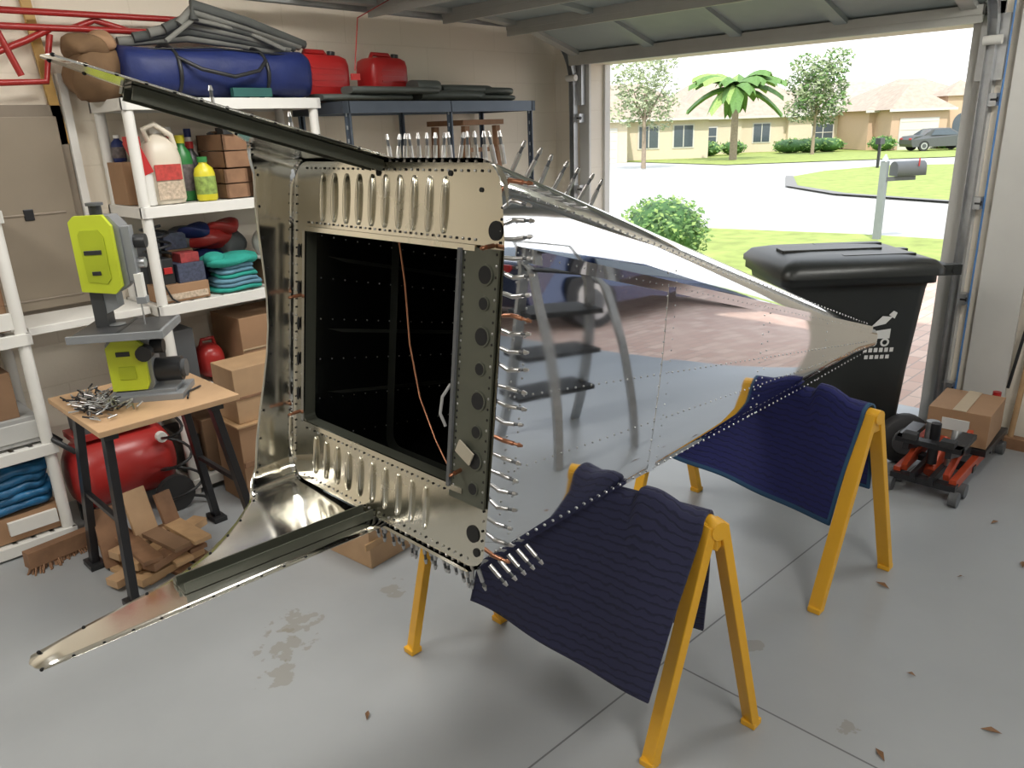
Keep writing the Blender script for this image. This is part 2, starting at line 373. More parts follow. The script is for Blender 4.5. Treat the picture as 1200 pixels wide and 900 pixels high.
def house(a,r,wd,dp,wall,h=2.6,rh=2.2,rz=-PI/4+.0,gar=True,rf=None,arch=False):
    rf=rf or shg
    P=F*a+R*r; g=gz(P.x,P.y)+.012; b=MB(TR(P.x,P.y,g,rz))
    b.box((0,dp/2,h/2),(wd,dp,h),wall)
    e=.5; x0,x1,y0,y1=-wd/2-e,wd/2+e,-e,dp+e; rr=min(wd,dp)/2
    b.add([(x0,y0,h),(x1,y0,h),(x1,y1,h),(x0,y1,h),(x0+rr,dp/2,h+rh),(x1-rr,dp/2,h+rh)],[(0,1,5,4),(1,2,5),(2,3,4,5),(3,0,4),(3,2,1,0)],rf)
    b.box((0,y0-.02,h-.06),(wd+2*e,.06,.16),hwhite)
    gx=-wd*.25
    b.box((gx,-1.2,h/2),(wd*.40,2.6,h),wall)
    w2=wd*.20+.4
    b.add([(gx-w2,-2.9,h),(gx+w2,-2.9,h),(gx+w2,2.5,h),(gx-w2,2.5,h),(gx,-.6,h+rh*.75),(gx,3.5,h+rh*.75)],[(0,1,4),(1,2,5,4),(2,3,5),(3,0,4,5),(3,2,1,0)],rf)
    b.box((gx,-2.92,h-.06),(w2*2,.06,.16),hwhite)
    if gar:
        b.box((gx,-2.52,1.1),(wd*.28,.06,2.2),hwhite)
        for k in range(4): b.box((gx,-2.56,.3+k*.55),(wd*.27,.02,.03),stc)
    else: 
        b.box((gx,-2.52,1.4),(1.8,.06,1.5),hwhite); b.box((gx,-2.55,1.4),(1.6,.06,1.3),glass); b.box((gx,-2.58,1.4),(.06,.06,1.3),hwhite); b.box((gx,-2.58,1.4),(1.6,.06,.05),hwhite)
    if arch:
        b.box((wd*.10,-.9,h*.5+.4),(2.6,1.9,h+.8),wall)
        q=[(wd*.10+.75*math.cos(PI*k/12),-1.87,1.7+.75*math.sin(PI*k/12)) for k in range(13)]+[(wd*.10-.75,-1.87,0),(wd*.10+.75,-1.87,0)]
        b.add(q,[tuple(range(len(q)))],glass)
        cx_=wd*.10
        b.add([(cx_-1.6,-2.1,h+.8),(cx_+1.6,-2.1,h+.8),(cx_+1.6,.4,h+.8),(cx_-1.6,.4,h+.8),(cx_,-.8,h+1.9)],[(0,1,4),(1,2,4),(2,3,4),(3,0,4),(3,2,1,0)],rf)
    else:
        xx=wd*.12; b.box((xx,-.02,1.5),(1.5,.06,1.6),hwhite); b.box((xx,-.05,1.5),(1.3,.06,1.4),glass); b.box((xx,-.08,1.5),(.06,.06,1.4),hwhite)
    xx=wd*.34; b.box((xx,-.02,1.5),(1.5,.06,1.6),hwhite); b.box((xx,-.05,1.5),(1.3,.06,1.4),glass); b.box((xx,-.08,1.5),(.06,.06,1.4),hwhite)
    b.build('house')
house(56,8.8,11,9,stc,h=2.7,rh=2.5); house(66,19.5,14,9,stc,h=2.8,rh=3.0,gar=False); house(68,29.5,14,9,stc,h=2.8,rh=2.7,gar=False,rf=shg2); house(60,32.2,10,9,stc2,h=2.8,rh=2.3,arch=True)
for (a,r,rd) in ((60,13.5,1.2),(60,15.4,1.1),(60,17.2,1.0),(60,21.5,1.5),(60,24.3,1.4),(57,27,1.0),(57,31.5,.9),(53,5.5,.9),(60,22.9,1.4)):
    P=F*a+R*r; bush(P.x,P.y,rd,1.0,260,.15)
b=MB(); x,y=12.8,4.5; g=gz(x,y); b.box((x,y,g+.6),(.10,.10,1.2),M('grey_post',(.22,.24,.25),.6)); b.cyl((x,y,g+1.2),(x,y,g+1.3),.06,galv,r1=.01)
b.box((x+.2,y-.15,g+.93),(.55,.08,.06),dgrey,rz=-.6)
mb=TR(x+.32,y-.24,g+.97,-.6); b.T=mb
rg=[]
for xx in (-.25,.25): rg.append([(xx,math.cos(PI*k/8)*.1,.12+math.sin(PI*k/8)*.1) for k in range(9)]+[(xx,-.1,0),(xx,.1,0)])
b.loft(rg,dgrey); b.box((.1,-.11,.2),(.02,.01,.12),redp); b.T=None
b.build('mailbox')
b=MB(); P=F*34+R*16; b.box((P.x,P.y,gz(P.x,P.y)+.55),(.1,.1,1.1),black); b.box((P.x,P.y,gz(P.x,P.y)+1.1),(.5,.2,.25),black); b.build('mailbox')

# ------------------------------------------------------------------ cars
def car(x,y,z,rz,body,name='car'):
    b=MB(TR(x,y,z,rz))
    prof=[(-2.2,.45),(-2.22,.75),(-2.0,.95),(-1.35,1.02),(-.75,1.40),(.35,1.43),(1.15,.98),(1.95,.85),(2.2,.65),(2.22,.4)]
    rings=[]
    for wv,inset in ((-.88,.08),(-.84,0),(.84,0),(.88,.08)):
        rings.append([(px*(1-inset*.15),wv*(1 if pz<1.0 else .82),pz-(inset if pz>.5 else -inset)*.3) for px,pz in prof]+[(2.1,wv,.28),(-2.1,wv,.28)])
    b.loft(rings,body,smooth=False)
    for sgn in (-1,1):
        b.add([(-.95,sgn*.86,1.0),(-.68,sgn*.75,1.34),(.3,sgn*.75,1.36),(.95,sgn*.86,1.0)],[(0,1,2,3)],glass)
        for wx in (-1.35,1.4):
            b.cyl((wx,sgn*.70,.33),(wx,sgn*.90,.33),.34,rubber,n=24); b.cyl((wx,sgn*.89,.33),(wx,sgn*.915,.33),.22,galv,n=20)
            b.cyl((wx,sgn*.91,.33),(wx,sgn*.92,.33),.14,dgrey,n=16)
        b.box((2.15,sgn*.6,.68),(.1,.35,.14),white_pl); b.box((-2.18,sgn*.6,.78),(.08,.3,.14),red)
    b.add([(.42,-.66,1.40),(.42,.66,1.40),(1.12,.78,1.0),(1.12,-.78,1.0)],[(0,1,2,3)],glass)
    b.add([(-.8,-.66,1.38),(-.8,.66,1.38),(-1.32,.78,1.04),(-1.32,-.78,1.04)],[(0,1,2,3)],glass)
    b.build(name,bevel=.03)
navy=M('navy_car_paint',(.015,.03,.09),.15,.3,var=.05,coat=.6)
car(7.3,-3.2,gz(7.3,-3.2)+.01,.1,navy)
P=F*54+R*29.3; car(P.x,P.y,gz(P.x,P.y)+.02,-PI/4,dgrey)

# ------------------------------------------------------------------ FUSELAGE TAILCONE
S0,S1=1.01,3.27
def zt(s): return 1.64-.345*(s-S0) if s>=S0 else 1.64+.29*(S0-s)
def zb(s): return .742+.012*max(0,(s-S0)/(S1-S0))
def yn(s): return 1.115
def yf(s): return 1.95-.74*max(0,(s-S0)/(S1-S0))
def FP(s,y,z): return Vector((s+.145*(z-.74),y,z))
SH=Matrix(((1,0,.145,-.145*.74),(0,1,0,0),(0,0,1,0),(0,0,0,1)))
def near_y(s,z):
    t=(z-zb(s))/(zt(s)-zb(s)); base=yn(s)-.012*math.sin(PI*min(max(t,0),1))
    if t>.82: base+=.022*(t-.82)/.18*(zt(s)-zb(s))/.9
    return base
def rr(y0,y1,z0,z1,r,ns=8,nc=6,s=None):
    L=[]
    def seg(a,b_):
        for k in range(1,ns): 
            t=k/ns; L.append((a[0]+(b_[0]-a[0])*t,a[1]+(b_[1]-a[1])*t))
    def arc2(cy,cz,a0,a1):
        for k in range(nc):
            a=a0+(a1-a0)*k/(nc-1); L.append((cy+r*math.cos(a),cz+r*math.sin(a)))
    arc2(y0+r,z0+r,-PI/2,-PI); seg((y0,z0+r),(y0,z1-r))
    arc2(y0+r,z1-r,PI,PI/2); seg((y0+r,z1),(y1-r,z1))
    arc2(y1-r,z1-r,PI/2,0); seg((y1,z1-r),(y1,z0+r))
    arc2(y1-r,z0+r,0,-PI/2); seg((y1-r,z0),(y0+r,z0))
    return L
def section(s,off=0):
    y0,y1,z0,z1=yn(s)+off,yf(s)-off,zb(s)+off,zt(s)-off
    r=min(.065-off*.5,.42*min(y1-y0,z1-z0)); L=[]
    for (y,z) in rr(y0,y1,z0,z1,r,ns=16,nc=8):
        if y<(y0+y1)/2 and z>z0+r*.3:
            w_=1-(y-y0)/((y1-y0)/2); y=y+(near_y(s,z)-yn(s))*max(0,w_)
        L.append(FP(s,y,z))
    return L
def alum(name,c,rough,wav,sc=2.6):
    m=bpy.data.materials.new(name); m.use_nodes=True
    nt=m.node_tree; N=nt.nodes; L=nt.links; b=N['Principled BSDF']
    b.inputs['Metallic'].default_value=1; b.inputs['Base Color'].default_value=c+(1,)
    g=N.new('ShaderNodeNewGeometry'); mp=N.new('ShaderNodeMapping'); mp.inputs['Scale'].default_value=(1.0,1,1.6); L.new(g.outputs['Position'],mp.inputs[0])
    n=N.new('ShaderNodeTexNoise'); n.inputs['Scale'].default_value=sc; n.inputs['Detail'].default_value=.5; L.new(mp.outputs[0],n.inputs['Vector'])
    bp=N.new('ShaderNodeBump'); bp.inputs['Strength'].default_value=wav; bp.inputs['Distance'].default_value=.02
    L.new(n.outputs['Fac'],bp.inputs['Height']); L.new(bp.outputs['Normal'],b.inputs['Normal'])
    n2=N.new('ShaderNodeTexNoise'); n2.inputs['Scale'].default_value=5; n2.inputs['Detail'].default_value=8; L.new(g.outputs['Position'],n2.inputs['Vector'])
    mr=N.new('ShaderNodeMapRange'); mr.inputs[1].default_value=.35; mr.inputs[2].default_value=.7; mr.inputs[3].default_value=rough*.6; mr.inputs[4].default_value=rough*1.9; L.new(n2.outputs['Fac'],mr.inputs[0]); L.new(mr.outputs[0],b.inputs['Roughness'])
    return m
al=alum('polished_aluminium',(.87,.885,.91),.036,.07,2.2)
al2=alum('polished_aluminium_inner',(.82,.81,.77),.13,.1)
cream=alum('alclad_warm',(.70,.67,.58),.17,.12)
olive=M('olive_primer',(.085,.09,.07),.4,.3,var=.1)
shadein=M('interior_shade_liner',(.028,.032,.030),.18,.9,var=.3,ns=4)  # near-black liner colour holds the cavity's shade; the skin itself is aluminium
inst=M('interior_stiffener',(.035,.038,.032),.35,.5,var=.2)  # stiffeners darkened to go with the painted cavity shade
rivm=M('rivet',(.45,.45,.45),.35,1,var=.1); hole=M('dark_hole',(.01,.01,.01),.9,var=0)
E=empty('aircraft_tailcone',(2.0,1.5,1.1))
b=MB(); rings=[section(S0-.015+(S1-S0+.015)*i/36) for i in range(37)]
b.loft(rings,al,cap=False)
s_=rings[-1]; b.add(s_,[tuple(range(len(s_)))],al)
b.build('skin',E)
b=MB(); rings=[section(S0+.02+.95*i/8,.008) for i in range(9)]; b.loft(rings,shadein,cap=False); b.add(rings[-1],[tuple(range(len(rings[-1])))],shadein)
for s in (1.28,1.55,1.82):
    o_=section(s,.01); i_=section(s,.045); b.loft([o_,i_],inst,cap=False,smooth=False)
def LZ(zz,s): return zb(s)+(zz-.742)*(zt(s)-zb(s))/.898
for zz in (.98,1.17,1.38):
    b.bar(FP(1.05,1.935,zz),FP(1.95,yf(1.95)-.012,LZ(zz,1.95)),.010,.010,inst)
for k in range(6):
    zz=.85+k*.12
    for i in range(26):
        s=1.08+i*.033; b.ell(FP(s,yf(s)-.012,LZ(zz,s)),(.0026,.0015,.0026),rivm,n=5,m=4)
b.build('interior',E)
# bulkhead
IO=(1.2,1.885,.925,1.462)
b=MB(); outer=[FP(S0,y,z) for y,z in rr(1.12,1.945,.748,1.634,.062)]; inn=[FP(S0,y,z) for y,z in rr(*IO,.02)]
b.loft([outer,inn],cream,cap=False,smooth=False)
b.loft([inn,[q+Vector((.035,0,0)) for q in inn]],olive,cap=False,smooth=False)
def sbox(s0,s1,y0,y1,z0,z1,mat):
    vs=[FP(s,y,z) for z in (z0,z1) for s,y in ((s0,y0),(s1,y0),(s1,y1),(s0,y1))]
    b.add(vs,[(3,2,1,0),(4,5,6,7),(0,1,5,4),(1,2,6,5),(2,3,7,6),(3,0,4,7)],mat)
sbox(1.002,1.008,1.128,1.245,.90,1.462,olive)
sbox(.995,1.004,1.24,1.25,.925,1.46,dgrey)
sbox(.999,1.004,1.2,1.885,1.456,1.468,cream); sbox(.999,1.004,1.2,1.885,.917,.93,cream); sbox(.999,1.004,1.872,1.885,.925,1.46,al2)
b.T=SH
for k in range(10):
    y=1.315+k*.054
    b.ell((1.008,y,1.545),(.008,.0085,.062),cream,n=12,m=12,pw=.8)
    b.ell((1.008,y+.02,.838),(.008,.0085,.056),cream,n=12,m=12,pw=.8)
for k in range(5): b.ell((1.006,1.912,1.0+k*.1),(.004,.006,.02),hole,n=8,m=5)
for k,z in enumerate((.94,1.005,1.07,1.14,1.21,1.28,1.35,1.41)):
    rad=.019 if k%2 else .013
    b.cyl((.999,1.165,z),(1.004,1.165,z),rad*1.2,olive,n=18); b.cyl((.9985,1.165,z),(1.004,1.165,z),rad,hole,n=18)
for (y,z,rad) in ((1.15,1.50,.02),(1.165,.83,.02),(1.30,1.612,.006),(1.15,.79,.010),(1.56,1.61,.008),(1.2,1.58,.005)):
    b.cyl((1.007,y,z),(1.012,y,z),rad,hole,n=18)
for k in range(34):
    t=k/33
    for z,yy in ((.765,1.18+t*.70),(1.618,1.18+t*.70),(1.478,1.21+t*.66),(.907,1.21+t*.66)):
        b.ell((1.008,yy,z),(.0012,.0032,.0032),hole if k%2 else rivm,n=6,m=4)
    for yy,z in ((1.135,.80+t*.77),(1.232,.93+t*.52),(1.93,.80+t*.77)):
        b.ell((1.002 if 1<yy<1.3 and .9<z<1.46 else 1.008,yy,z),(.0012,.0032,.0032),hole if k%3 else rivm,n=6,m=4)
b.T=None
b.build('bulkhead',E)
# forward skin
tab=[(1.485,1.527,.225),(1.515,1.545,.215),(1.55,1.57,.21),(1.59,1.595,.22),(1.615,1.615,.31),(1.64,1.64,.45),(1.67,1.67,.56),(1.70,1.70,.625),(1.75,1.75,.695),(1.80,1.80,.755),(1.88,1.88,.835)]
b=MB(); rows=[]
def zb2(s): return .742
def add_row(yb_,yf_,kind,ang,sf):
    r_=[]
    for i in range(15):
        t=i/14; s=S0+(sf-S0)*t; rad=.065; yv=yb_+(yf_-yb_)*t
        if kind=='T': y,z=yv,zt(s)
        elif kind=='TC': y,z=1.885+rad*math.sin(ang),zt(s)-rad+rad*math.cos(ang)
        elif kind=='S': y,z=1.95,zb2(s)+rad+(zt(s)-zb2(s)-2*rad)*yv
        elif kind=='BC': y,z=1.885+rad*math.sin(ang),zb2(s)+rad-rad*math.cos(ang)
        else: y,z=yv,zb2(s)
        r_.append(FP(s,y,z))
    rows.append(r_)
for yb_,yf_,sf in tab: add_row(yb_,yf_,'T',0,sf+.09*max(0,(.5-sf))/.3)
for k in range(1,6): add_row(0,0,'TC',PI/2*k/6,.84+.05*k/6)
for k in range(0,11):
    f=1-k/10; add_row(f,f,'S',0,.91-.02*math.cos(2*PI*f))
for k in range(5,0,-1): add_row(0,0,'BC',PI/2*k/6,.84+.05*k/6)
for yb_,yf_,sf in tab[::-1]: add_row(yb_,yf_,'B',0,sf)
b.loft(rows,al2,closed=False,cap=False)
for r_ in rows[3:-3]:
    q=r_[-1]+(r_[-2]-r_[-1]).normalized()*.014
    b.ell(q,(.0035,.0035,.0035),hole,n=6,m=4)
for i in range(15):
    for rw,nx in ((rows[0],rows[1]),(rows[-1],rows[-2])):
        q=rw[i]+(nx[i]-rw[i])*.25; b.ell(q,(.0035,.0035,.003),hole,n=6,m=4)
b.build('forward_skin',E,solid=.0015)
b=MB()
def ylon(s): return 1.56+(1.01-s)*.065
for kind in ('T','B'):
    for (yo,w_,h_) in ((-.022,.004,.026),(.0,.044,.004),(.022,.004,.026),(.034,.02,.012)):
        pts=[]
        for s in (1.005,.85,.7,.52 if kind=='B' else .45):
            z=zt(s) if kind=='T' else zb2(s); z+=(-1 if kind=='T' else 1)*(h_/2+.002)
            pts.append(FP(s,ylon(s)+yo,z))
        for i in range(3): b.bar(pts[i],pts[i+1],w_,h_,olive)
b.build('longerons',E)
# rivets
b=MB()
def riv(s,z):
    y=near_y(s,z); P_=FP(s,y,z); b.cyl(P_+Vector((0,.001,0)),P_-Vector((0,.0018,0)),.0038,rivm,r1=.002,n=6)
for fr in (.06,.27,.46,.80,.94):
    n_=int(2.15/.03)
    for i in range(n_):
        s=1.05+i*.03; h=zt(s)-zb(s)
        riv(s,zb(s)+max(.02,h*fr) if fr<.25 else zb(s)+h*fr)
for s in (1.035,1.07,1.62,1.66,2.2,2.24,2.72):
    h=zt(s)-zb(s); n_=int(h*.86/.03)
    for i in range(n_): riv(s,zb(s)+.06*h+i*.03)
b.build('rivets',E)
b=MB()
def seam(pts,wd,tan):
    for i in range(len(pts)-1): b.bar(pts[i],pts[i+1],wd,.0016,al,up=(0,1,0))
pts=[]
for i in range(30):
    s=1.03+i*.075
    z=zb(s)+(zt(s)-zb(s))*.80; pts.append(FP(s,near_y(s,z)-.0004,z))
seam(pts,.03,0)
for s in (1.64,):
    pts=[]
    for i in range(14):
        z=zb(s)+(zt(s)-zb(s))*(.05+.75*i/13); pts.append(FP(s,near_y(s,z)-.0004,z))
    seam(pts,.035,0)
b.build('skin_seams',E)
# clecos
b=MB()
def cleco(P_,d,L_=.055,m=chromem):
    P_=Vector(P_); d=Vector(d).normalized()
    b.cyl(P_-d*.006,P_+d*L_*.55,.0052,m,n=8); b.cyl(P_+d*L_*.55,P_+d*L_*.8,.0035,m if m is copper else dgrey,n=6); b.cyl(P_+d*L_*.8,P_+d*L_,.0055,m,r1=.003,n=8)
for k in range(15):
    y=1.15+k*.027; cleco(FP(1.02,y,zt(1.02)),(random.uniform(-.15,.25),random.uniform(-.15,.15),1),.06)
for k in range(7):
    s=1.05+k*.045; cleco(FP(s,1.15,zt(s)-.004),(random.uniform(-.1,.3),-.5,.9),.06)
for k in range(22):
    z=.79+k*.0385; cleco(FP(1.025,near_y(1.025,z),z),(random.uniform(.0,.3),-1,random.uniform(-.2,.2)),.05,chromem if k%7 else copper)
for k in range(22):
    y=1.15+k*.022; cleco(FP(1.02,y,zb(1.02)),(random.uniform(-.1,.3),random.uniform(-.2,.2),-1),.06)
for k in range(5):
    cleco(FP(1.03+k*.03,1.12,.757),(.2,-.7,-.7),.055)
for (y,z) in ((1.9,1.28),(1.9,.95),(1.21,.97),(1.15,1.47)):
    cleco(FP(1.0,y,z),(-1,-.1,0),.035,copper)
for s in (.80,.62): cleco(FP(s,1.60,zt(s)),(0,0,1),.05)
b.build('clecos',E)
b=MB()
pts=[FP(1.03,1.50,1.46),FP(1.05,1.495,1.35),FP(1.06,1.48,1.2),FP(1.05,1.42,1.08),FP(1.03,1.33,1.0),FP(1.0,1.24,.96)]
b.tube(pts,.0028,copper,n=6); b.build('wire',E)
b=MB(); b.box(FP(.992,1.19,1.02),(.004,.05,.035),M('paper_tag',(.42,.38,.30),.8),rx=.5); b.tube([FP(1.0,1.255,1.16),FP(.99,1.27,1.13),FP(.99,1.275,1.09),FP(1.0,1.265,1.06)],.004,M('grey_clip',(.35,.35,.35),.5),n=6)
b.build('tag',E)

# ------------------------------------------------------------------ sawhorses with blankets
def sawhorse(pn,pf,on,of):
    b=MB(); pn=Vector(pn);pf=Vector(pf); d=(pf-pn).normalized()
    b.bar(pn+Z*.68-d*.02,pf+Z*.68+d*.02,.045,.07,yellow)
    for P_,o_ in ((pn,on),(pf,of)):
        o_=Vector(o_); on_=o_.normalized(); dd=Vector((-on_.y,on_.x,0))
        for sg in (-1,1):
            top=P_+Z*.71+on_*sg*.018; ft=P_+o_*sg
            b.bar(top,ft+Z*.01,.026,.05,yellow,up=dd)
            b.box(ft+Z*.010,(.045,.045,.02),yellow)
            for t in (.35,.6): q=top.lerp(ft,t); b.cyl(q-dd*.016,q+dd*.016,.006,galv,n=8)
        b.cyl(P_-dd*.03+Z*.70,P_+dd*.03+Z*.70,.026,yellow,n=14)
    b.build('sawhorse',bevel=.003)
sawhorse((1.61,.89,0),(1.473,1.79,0),(.163,-.066,0),(.163,-.05,0))
sawhorse((2.66,.88,0),(2.80,1.80,0),(.225,-.04,0),(.2,-.04,0))
def sstep(a,b_,x):
    t=min(1,max(0,(x-a)/(b_-a))); return t*t*(3-2*t)
def blanket(pn,pf,t0,t1,Ll,Lr,mat,edge,seed,sl,sr,pull,hump):
    pn=Vector(pn);pf=Vector(pf); d=(pf-pn).normalized(); q=Vector((d.y,-d.x,0))
    NU,NV=70,96; vs=[];uv=[]
    rnd=random.Random(seed); ph=rnd.uniform(0,6)
    for i in range(NU+1):
        t=t0+(t1-t0)*i/NU; P_=pn+d*t
        for j in range(NV+1):
            f=-1+2*j/NV; L_=Ll(t) if f<0 else Lr(t); sdist=abs(f)*L_; sg=-1 if f<0 else 1
            R0=.038; k_=sl if f<0 else sr
            if sdist<R0*PI/2:
                a=sdist/R0; off=R0*math.sin(a); z=.737-R0+R0*math.cos(a); e=0
            else:
                e=sdist-R0*PI/2; off=R0+e*k_; z=.737-R0-e*math.sqrt(1-k_*k_)
            amp=.011*min(1,sdist/.3)
            off+=amp*math.sin(t*8+ph+sg+z*2)+amp*.5*math.sin(t*17+ph*2-z*3)+.003*math.sin(z*16+t*8)*min(1,sdist/.1)
            pos=P_+q*sg*off+Z*z+d*(pull*e*(1-t/.9))
            if f<0:
                g_=sstep(.93,1.05,pos.y)*(1-sstep(1.075,1.10,pos.y))*math.exp(-((sdist-.05)/.08)**2)
                pos.z+=hump*g_
            vs.append(pos); uv.append((t,f*L_))
    fs=[]
    for i in range(NU):
        for j in range(NV):
            a=i*(NV+1)+j; fs.append((a,a+1,a+NV+2,a+NV+1))
    b=MB(); b.add(vs,fs,mat,True)
    o=b.build('moving_blanket',solid=.010)
    ul=o.data.uv_layers.new(name='UVMap')
    for l in o.data.loops: ul.data[l.index].uv=uv[l.vertex_index]
    if edge:
        o.data.materials.append(edge)
        for k,pl in enumerate(o.data.polygons):
            i,j=divmod(k,NV)
            if j<2 or j>=NV-2 or i<1: pl.material_index=1
    return o
q1=quiltmat('navy_quilt',(.017,.019,.058),(.009,.010,.034)); q2=quiltmat('blue_quilt',(.006,.009,.095),(.003,.005,.055))
tealE=M('teal_binding',(.012,.06,.13),.7)
blanket((1.61,.89,0),(1.473,1.79,0),.015,.68,lambda t:.53-.10*t,lambda t:.50,q1,None,1,.36,.22,.12,.045)
blanket((2.66,.88,0),(2.80,1.80,0),.010,.82,lambda t:.47-.02*t,lambda t:.40,q2,tealE,4,.20,.22,.08,.045)

# ------------------------------------------------------------------ shelving
def shelf_unit(x0,x1,y0,y1,levels,top,name='plastic_shelving_unit'):
    b=MB()
    for x in (x0+.03,x1-.03):
        for y in (y0+.03,y1-.03):
            b.cyl((x,y,0),(x,y,top),.024,white_pl,n=12)
    for z in levels:
        b.bb(x0,x1,y0,y0+.02,z-.05,z,white_pl); b.bb(x0,x1,y1-.02,y1,z-.05,z,white_pl)
        b.bb(x0,x0+.02,y0,y1,z-.05,z,white_pl); b.bb(x1-.02,x1,y0,y1,z-.05,z,white_pl)
        n=12
        for k in range(n):
            x=x0+.02+(x1-x0-.04)*(k+.5)/n; b.box((x,(y0+y1)/2,z-.008),((x1-x0)/n*.72,y1-y0-.03,.012),white_pl)
        for k in range(4): b.box(((x0+x1)/2,y0+(y1-y0)*(k+.5)/4,z-.02),(x1-x0-.03,.012,.02),white_pl)
    b.build(name,bevel=.002)
shelf_unit(1.33,2.31,3.62,4.02,(.08,.52,.97,1.42,1.88),1.86)
shelf_unit(-.12,.80,3.62,4.02,(.06,.47,.96,1.46),1.46)
b=MB(); b.bb(.81,1.32,3.70,4.0,.93,.965,white_pl); b.build('white_bench_board',bevel=.003)
b=MB()
dk=M('slate_steel',(.10,.12,.15),.4,.6)
for x in (2.42,3.12,3.80):
    for y in (3.55,4.0): 
        b.bb(x-.02,x+.02,y-.003,y+.003,0,1.86,dk); b.bb(x-.003,x+.003,y-.02,y+.02,0,1.86,dk)
for z in (1.86,1.2,.5):
    b.bb(2.38,3.83,3.53,3.56,z-.06,z,dk); b.bb(2.38,3.83,4.0,4.02,z-.06,z,dk)
    b.bb(2.38,2.41,3.53,4.02,z-.06,z,dk); b.bb(3.80,3.83,3.53,4.02,z-.06,z,dk); b.bb(2.40,3.81,3.55,4.0,z-.015,z-.002,M('particle_board',(.36,.30,.22),.8))
for k in range(24):
    for x in (2.42,3.12,3.80): b.box((x-.012,3.545,.3+k*.065),(.008,.004,.02),galv)
b.build('steel_shelving_unit')
def lump(b,c,r,mat,pw=.8,n=20,m=12,wob=0):
    k0=len(b.v); b.ell(c,r,mat,n,m,pw)
    if wob:
        for i in range(k0,len(b.v)):
            v=b.v[i]; b.v[i]=v+Vector((math.sin(v.y*40+v.z*31),math.sin(v.x*37+v.z*29),math.sin(v.x*33+v.y*41)))*wob
b=MB(); 
Rg=[]
for i,(x,k) in enumerate(((1.40,.55),(1.41,.9),(1.5,.98),(1.7,.95),(1.9,.93),(2.1,.97),(2.26,1.0),(2.30,.9),(2.31,.55))):
    Rg.append([(x+.0,3.80+k*.16*math.copysign(abs(math.cos(2*PI*j/24))**.7,math.cos(2*PI*j/24)),1.995+k*(.112+.012*math.sin(i*2.1))*math.copysign(abs(math.sin(2*PI*j/24))**.7,math.sin(2*PI*j/24))+.006*math.sin(i*3+j)) for j in range(24)])
b.loft(Rg,blue)
for x in (1.62,2.05): b.tube([(x,3.80+.165*math.cos(a),1.995+.12*math.sin(a)) for a in [2*PI*k/20 for k in range(20)]],.009,black,n=6,closed=True)
b.tube([(1.62,3.65,2.05),(1.7,3.60,2.0),(1.85,3.59,1.97),(1.98,3.60,2.0),(2.05,3.65,2.05)],.009,black,n=6)
b.tube([(1.43,3.70,2.08),(1.8,3.68,2.10),(2.28,3.70,2.08)],.004,black,n=5)
b.build('duffel_bag')
b=MB(); gf=M('grey_foam',(.08,.085,.08),.8,var=.2); gf2=M('light_grey_foam',(.20,.20,.18),.8,var=.2)
for k in range(6):
    z=2.125+.018*k; b.tube([(1.45+.06*k,3.86-.03*k,z),(1.75,3.82-.02*k,z+.03+.008*k),(2.0,3.80-.02*k,z+.01),(2.2+.03*k,3.78,z-.02-.01*k)],.022,gf if k%2 else gf2,n=8)
b.tube([(1.6,3.7,2.12),(1.75,3.72,2.22),(2.0,3.74,2.19),(2.2,3.72,2.11)],.012,gf2,n=6)
b.build('rolled_foam_mats')
bf=M('brown_fabric',(.17,.10,.05),.9,var=.3,bump=.6,bs=12)
b=MB(); lump(b,(1.33,3.86,1.99),(.11,.13,.11),bf,.7,wob=.012); lump(b,(1.29,3.82,2.09),(.08,.09,.05),bf,.8,wob=.012); lump(b,(1.36,3.82,2.12),(.06,.07,.04),card,.8,wob=.01); b.build('cloth_sack')
b=MB(); b.box((1.95,3.645,1.905),(.2,.03,.04),M('dark_teal_box',(.02,.10,.09),.6)); b.box((1.41,3.65,1.905),(.1,.04,.05),M('cream_tape',(.5,.46,.35),.7)); b.build('small_parts_box')
def gascan(x,y,z,w_=.27):
    b=MB(TR(x,y,z,.1)); R_=[]
    for zz,k in ((0,.93),(.02,1),(.15,1),(.18,.94),(.195,.75)):
        R_.append([(w_/2*k*math.copysign(abs(math.cos(a))**.4,math.cos(a)),.09*k*math.copysign(abs(math.sin(a))**.4,math.sin(a)),zz) for a in [2*PI*j/24 for j in range(24)]])
    b.loft(R_,red); b.tube([(-.09,0,.18),(-.07,0,.215),(.05,0,.215),(.08,0,.18)],.013,red,n=8)
    b.cyl((.10,0,.18),(.105,0,.22),.022,black)
    for k in range(4): b.box((0,-.089,.04+k*.03),(w_*.6,.006,.008),red)
    b.build('gas_can')
gascan(2.45,3.84,1.905,.34); gascan(2.88,3.84,1.905,.28)
b=MB()
foam=M('charcoal_fairing',(.10,.115,.105),.5,var=.15)
for (x0,x1,y0,y1,z0,z1) in ((2.36,2.95,3.6,3.9,1.865,1.905),(2.5,3.1,3.56,3.75,1.90,1.94),(3.0,3.5,3.58,3.85,1.865,1.925),(3.3,3.8,3.6,3.95,1.865,1.905),(3.2,3.6,3.62,3.9,1.90,1.96),(3.5,3.75,3.6,3.8,1.90,1.945),(2.98,3.15,3.6,3.8,1.90,1.98)):
    R_=[]
    for t in (0,.08,.3,.7,.92,1):
        x=x0+(x1-x0)*t; k=.35+.65*math.sin(PI*(.12+.76*t)); R_.append([(x,(y0+y1)/2+(y1-y0)/2*math.cos(a)*k,(z0+z1)/2+(z1-z0)/2*math.copysign(abs(math.sin(a))**.6,math.sin(a))) for a in [2*PI*j/16 for j in range(16)]])
    b.loft(R_,foam)
b.build('fibreglass_fairings')
b=MB()
def rt(p): b.tube(p,.014,redp,n=8)
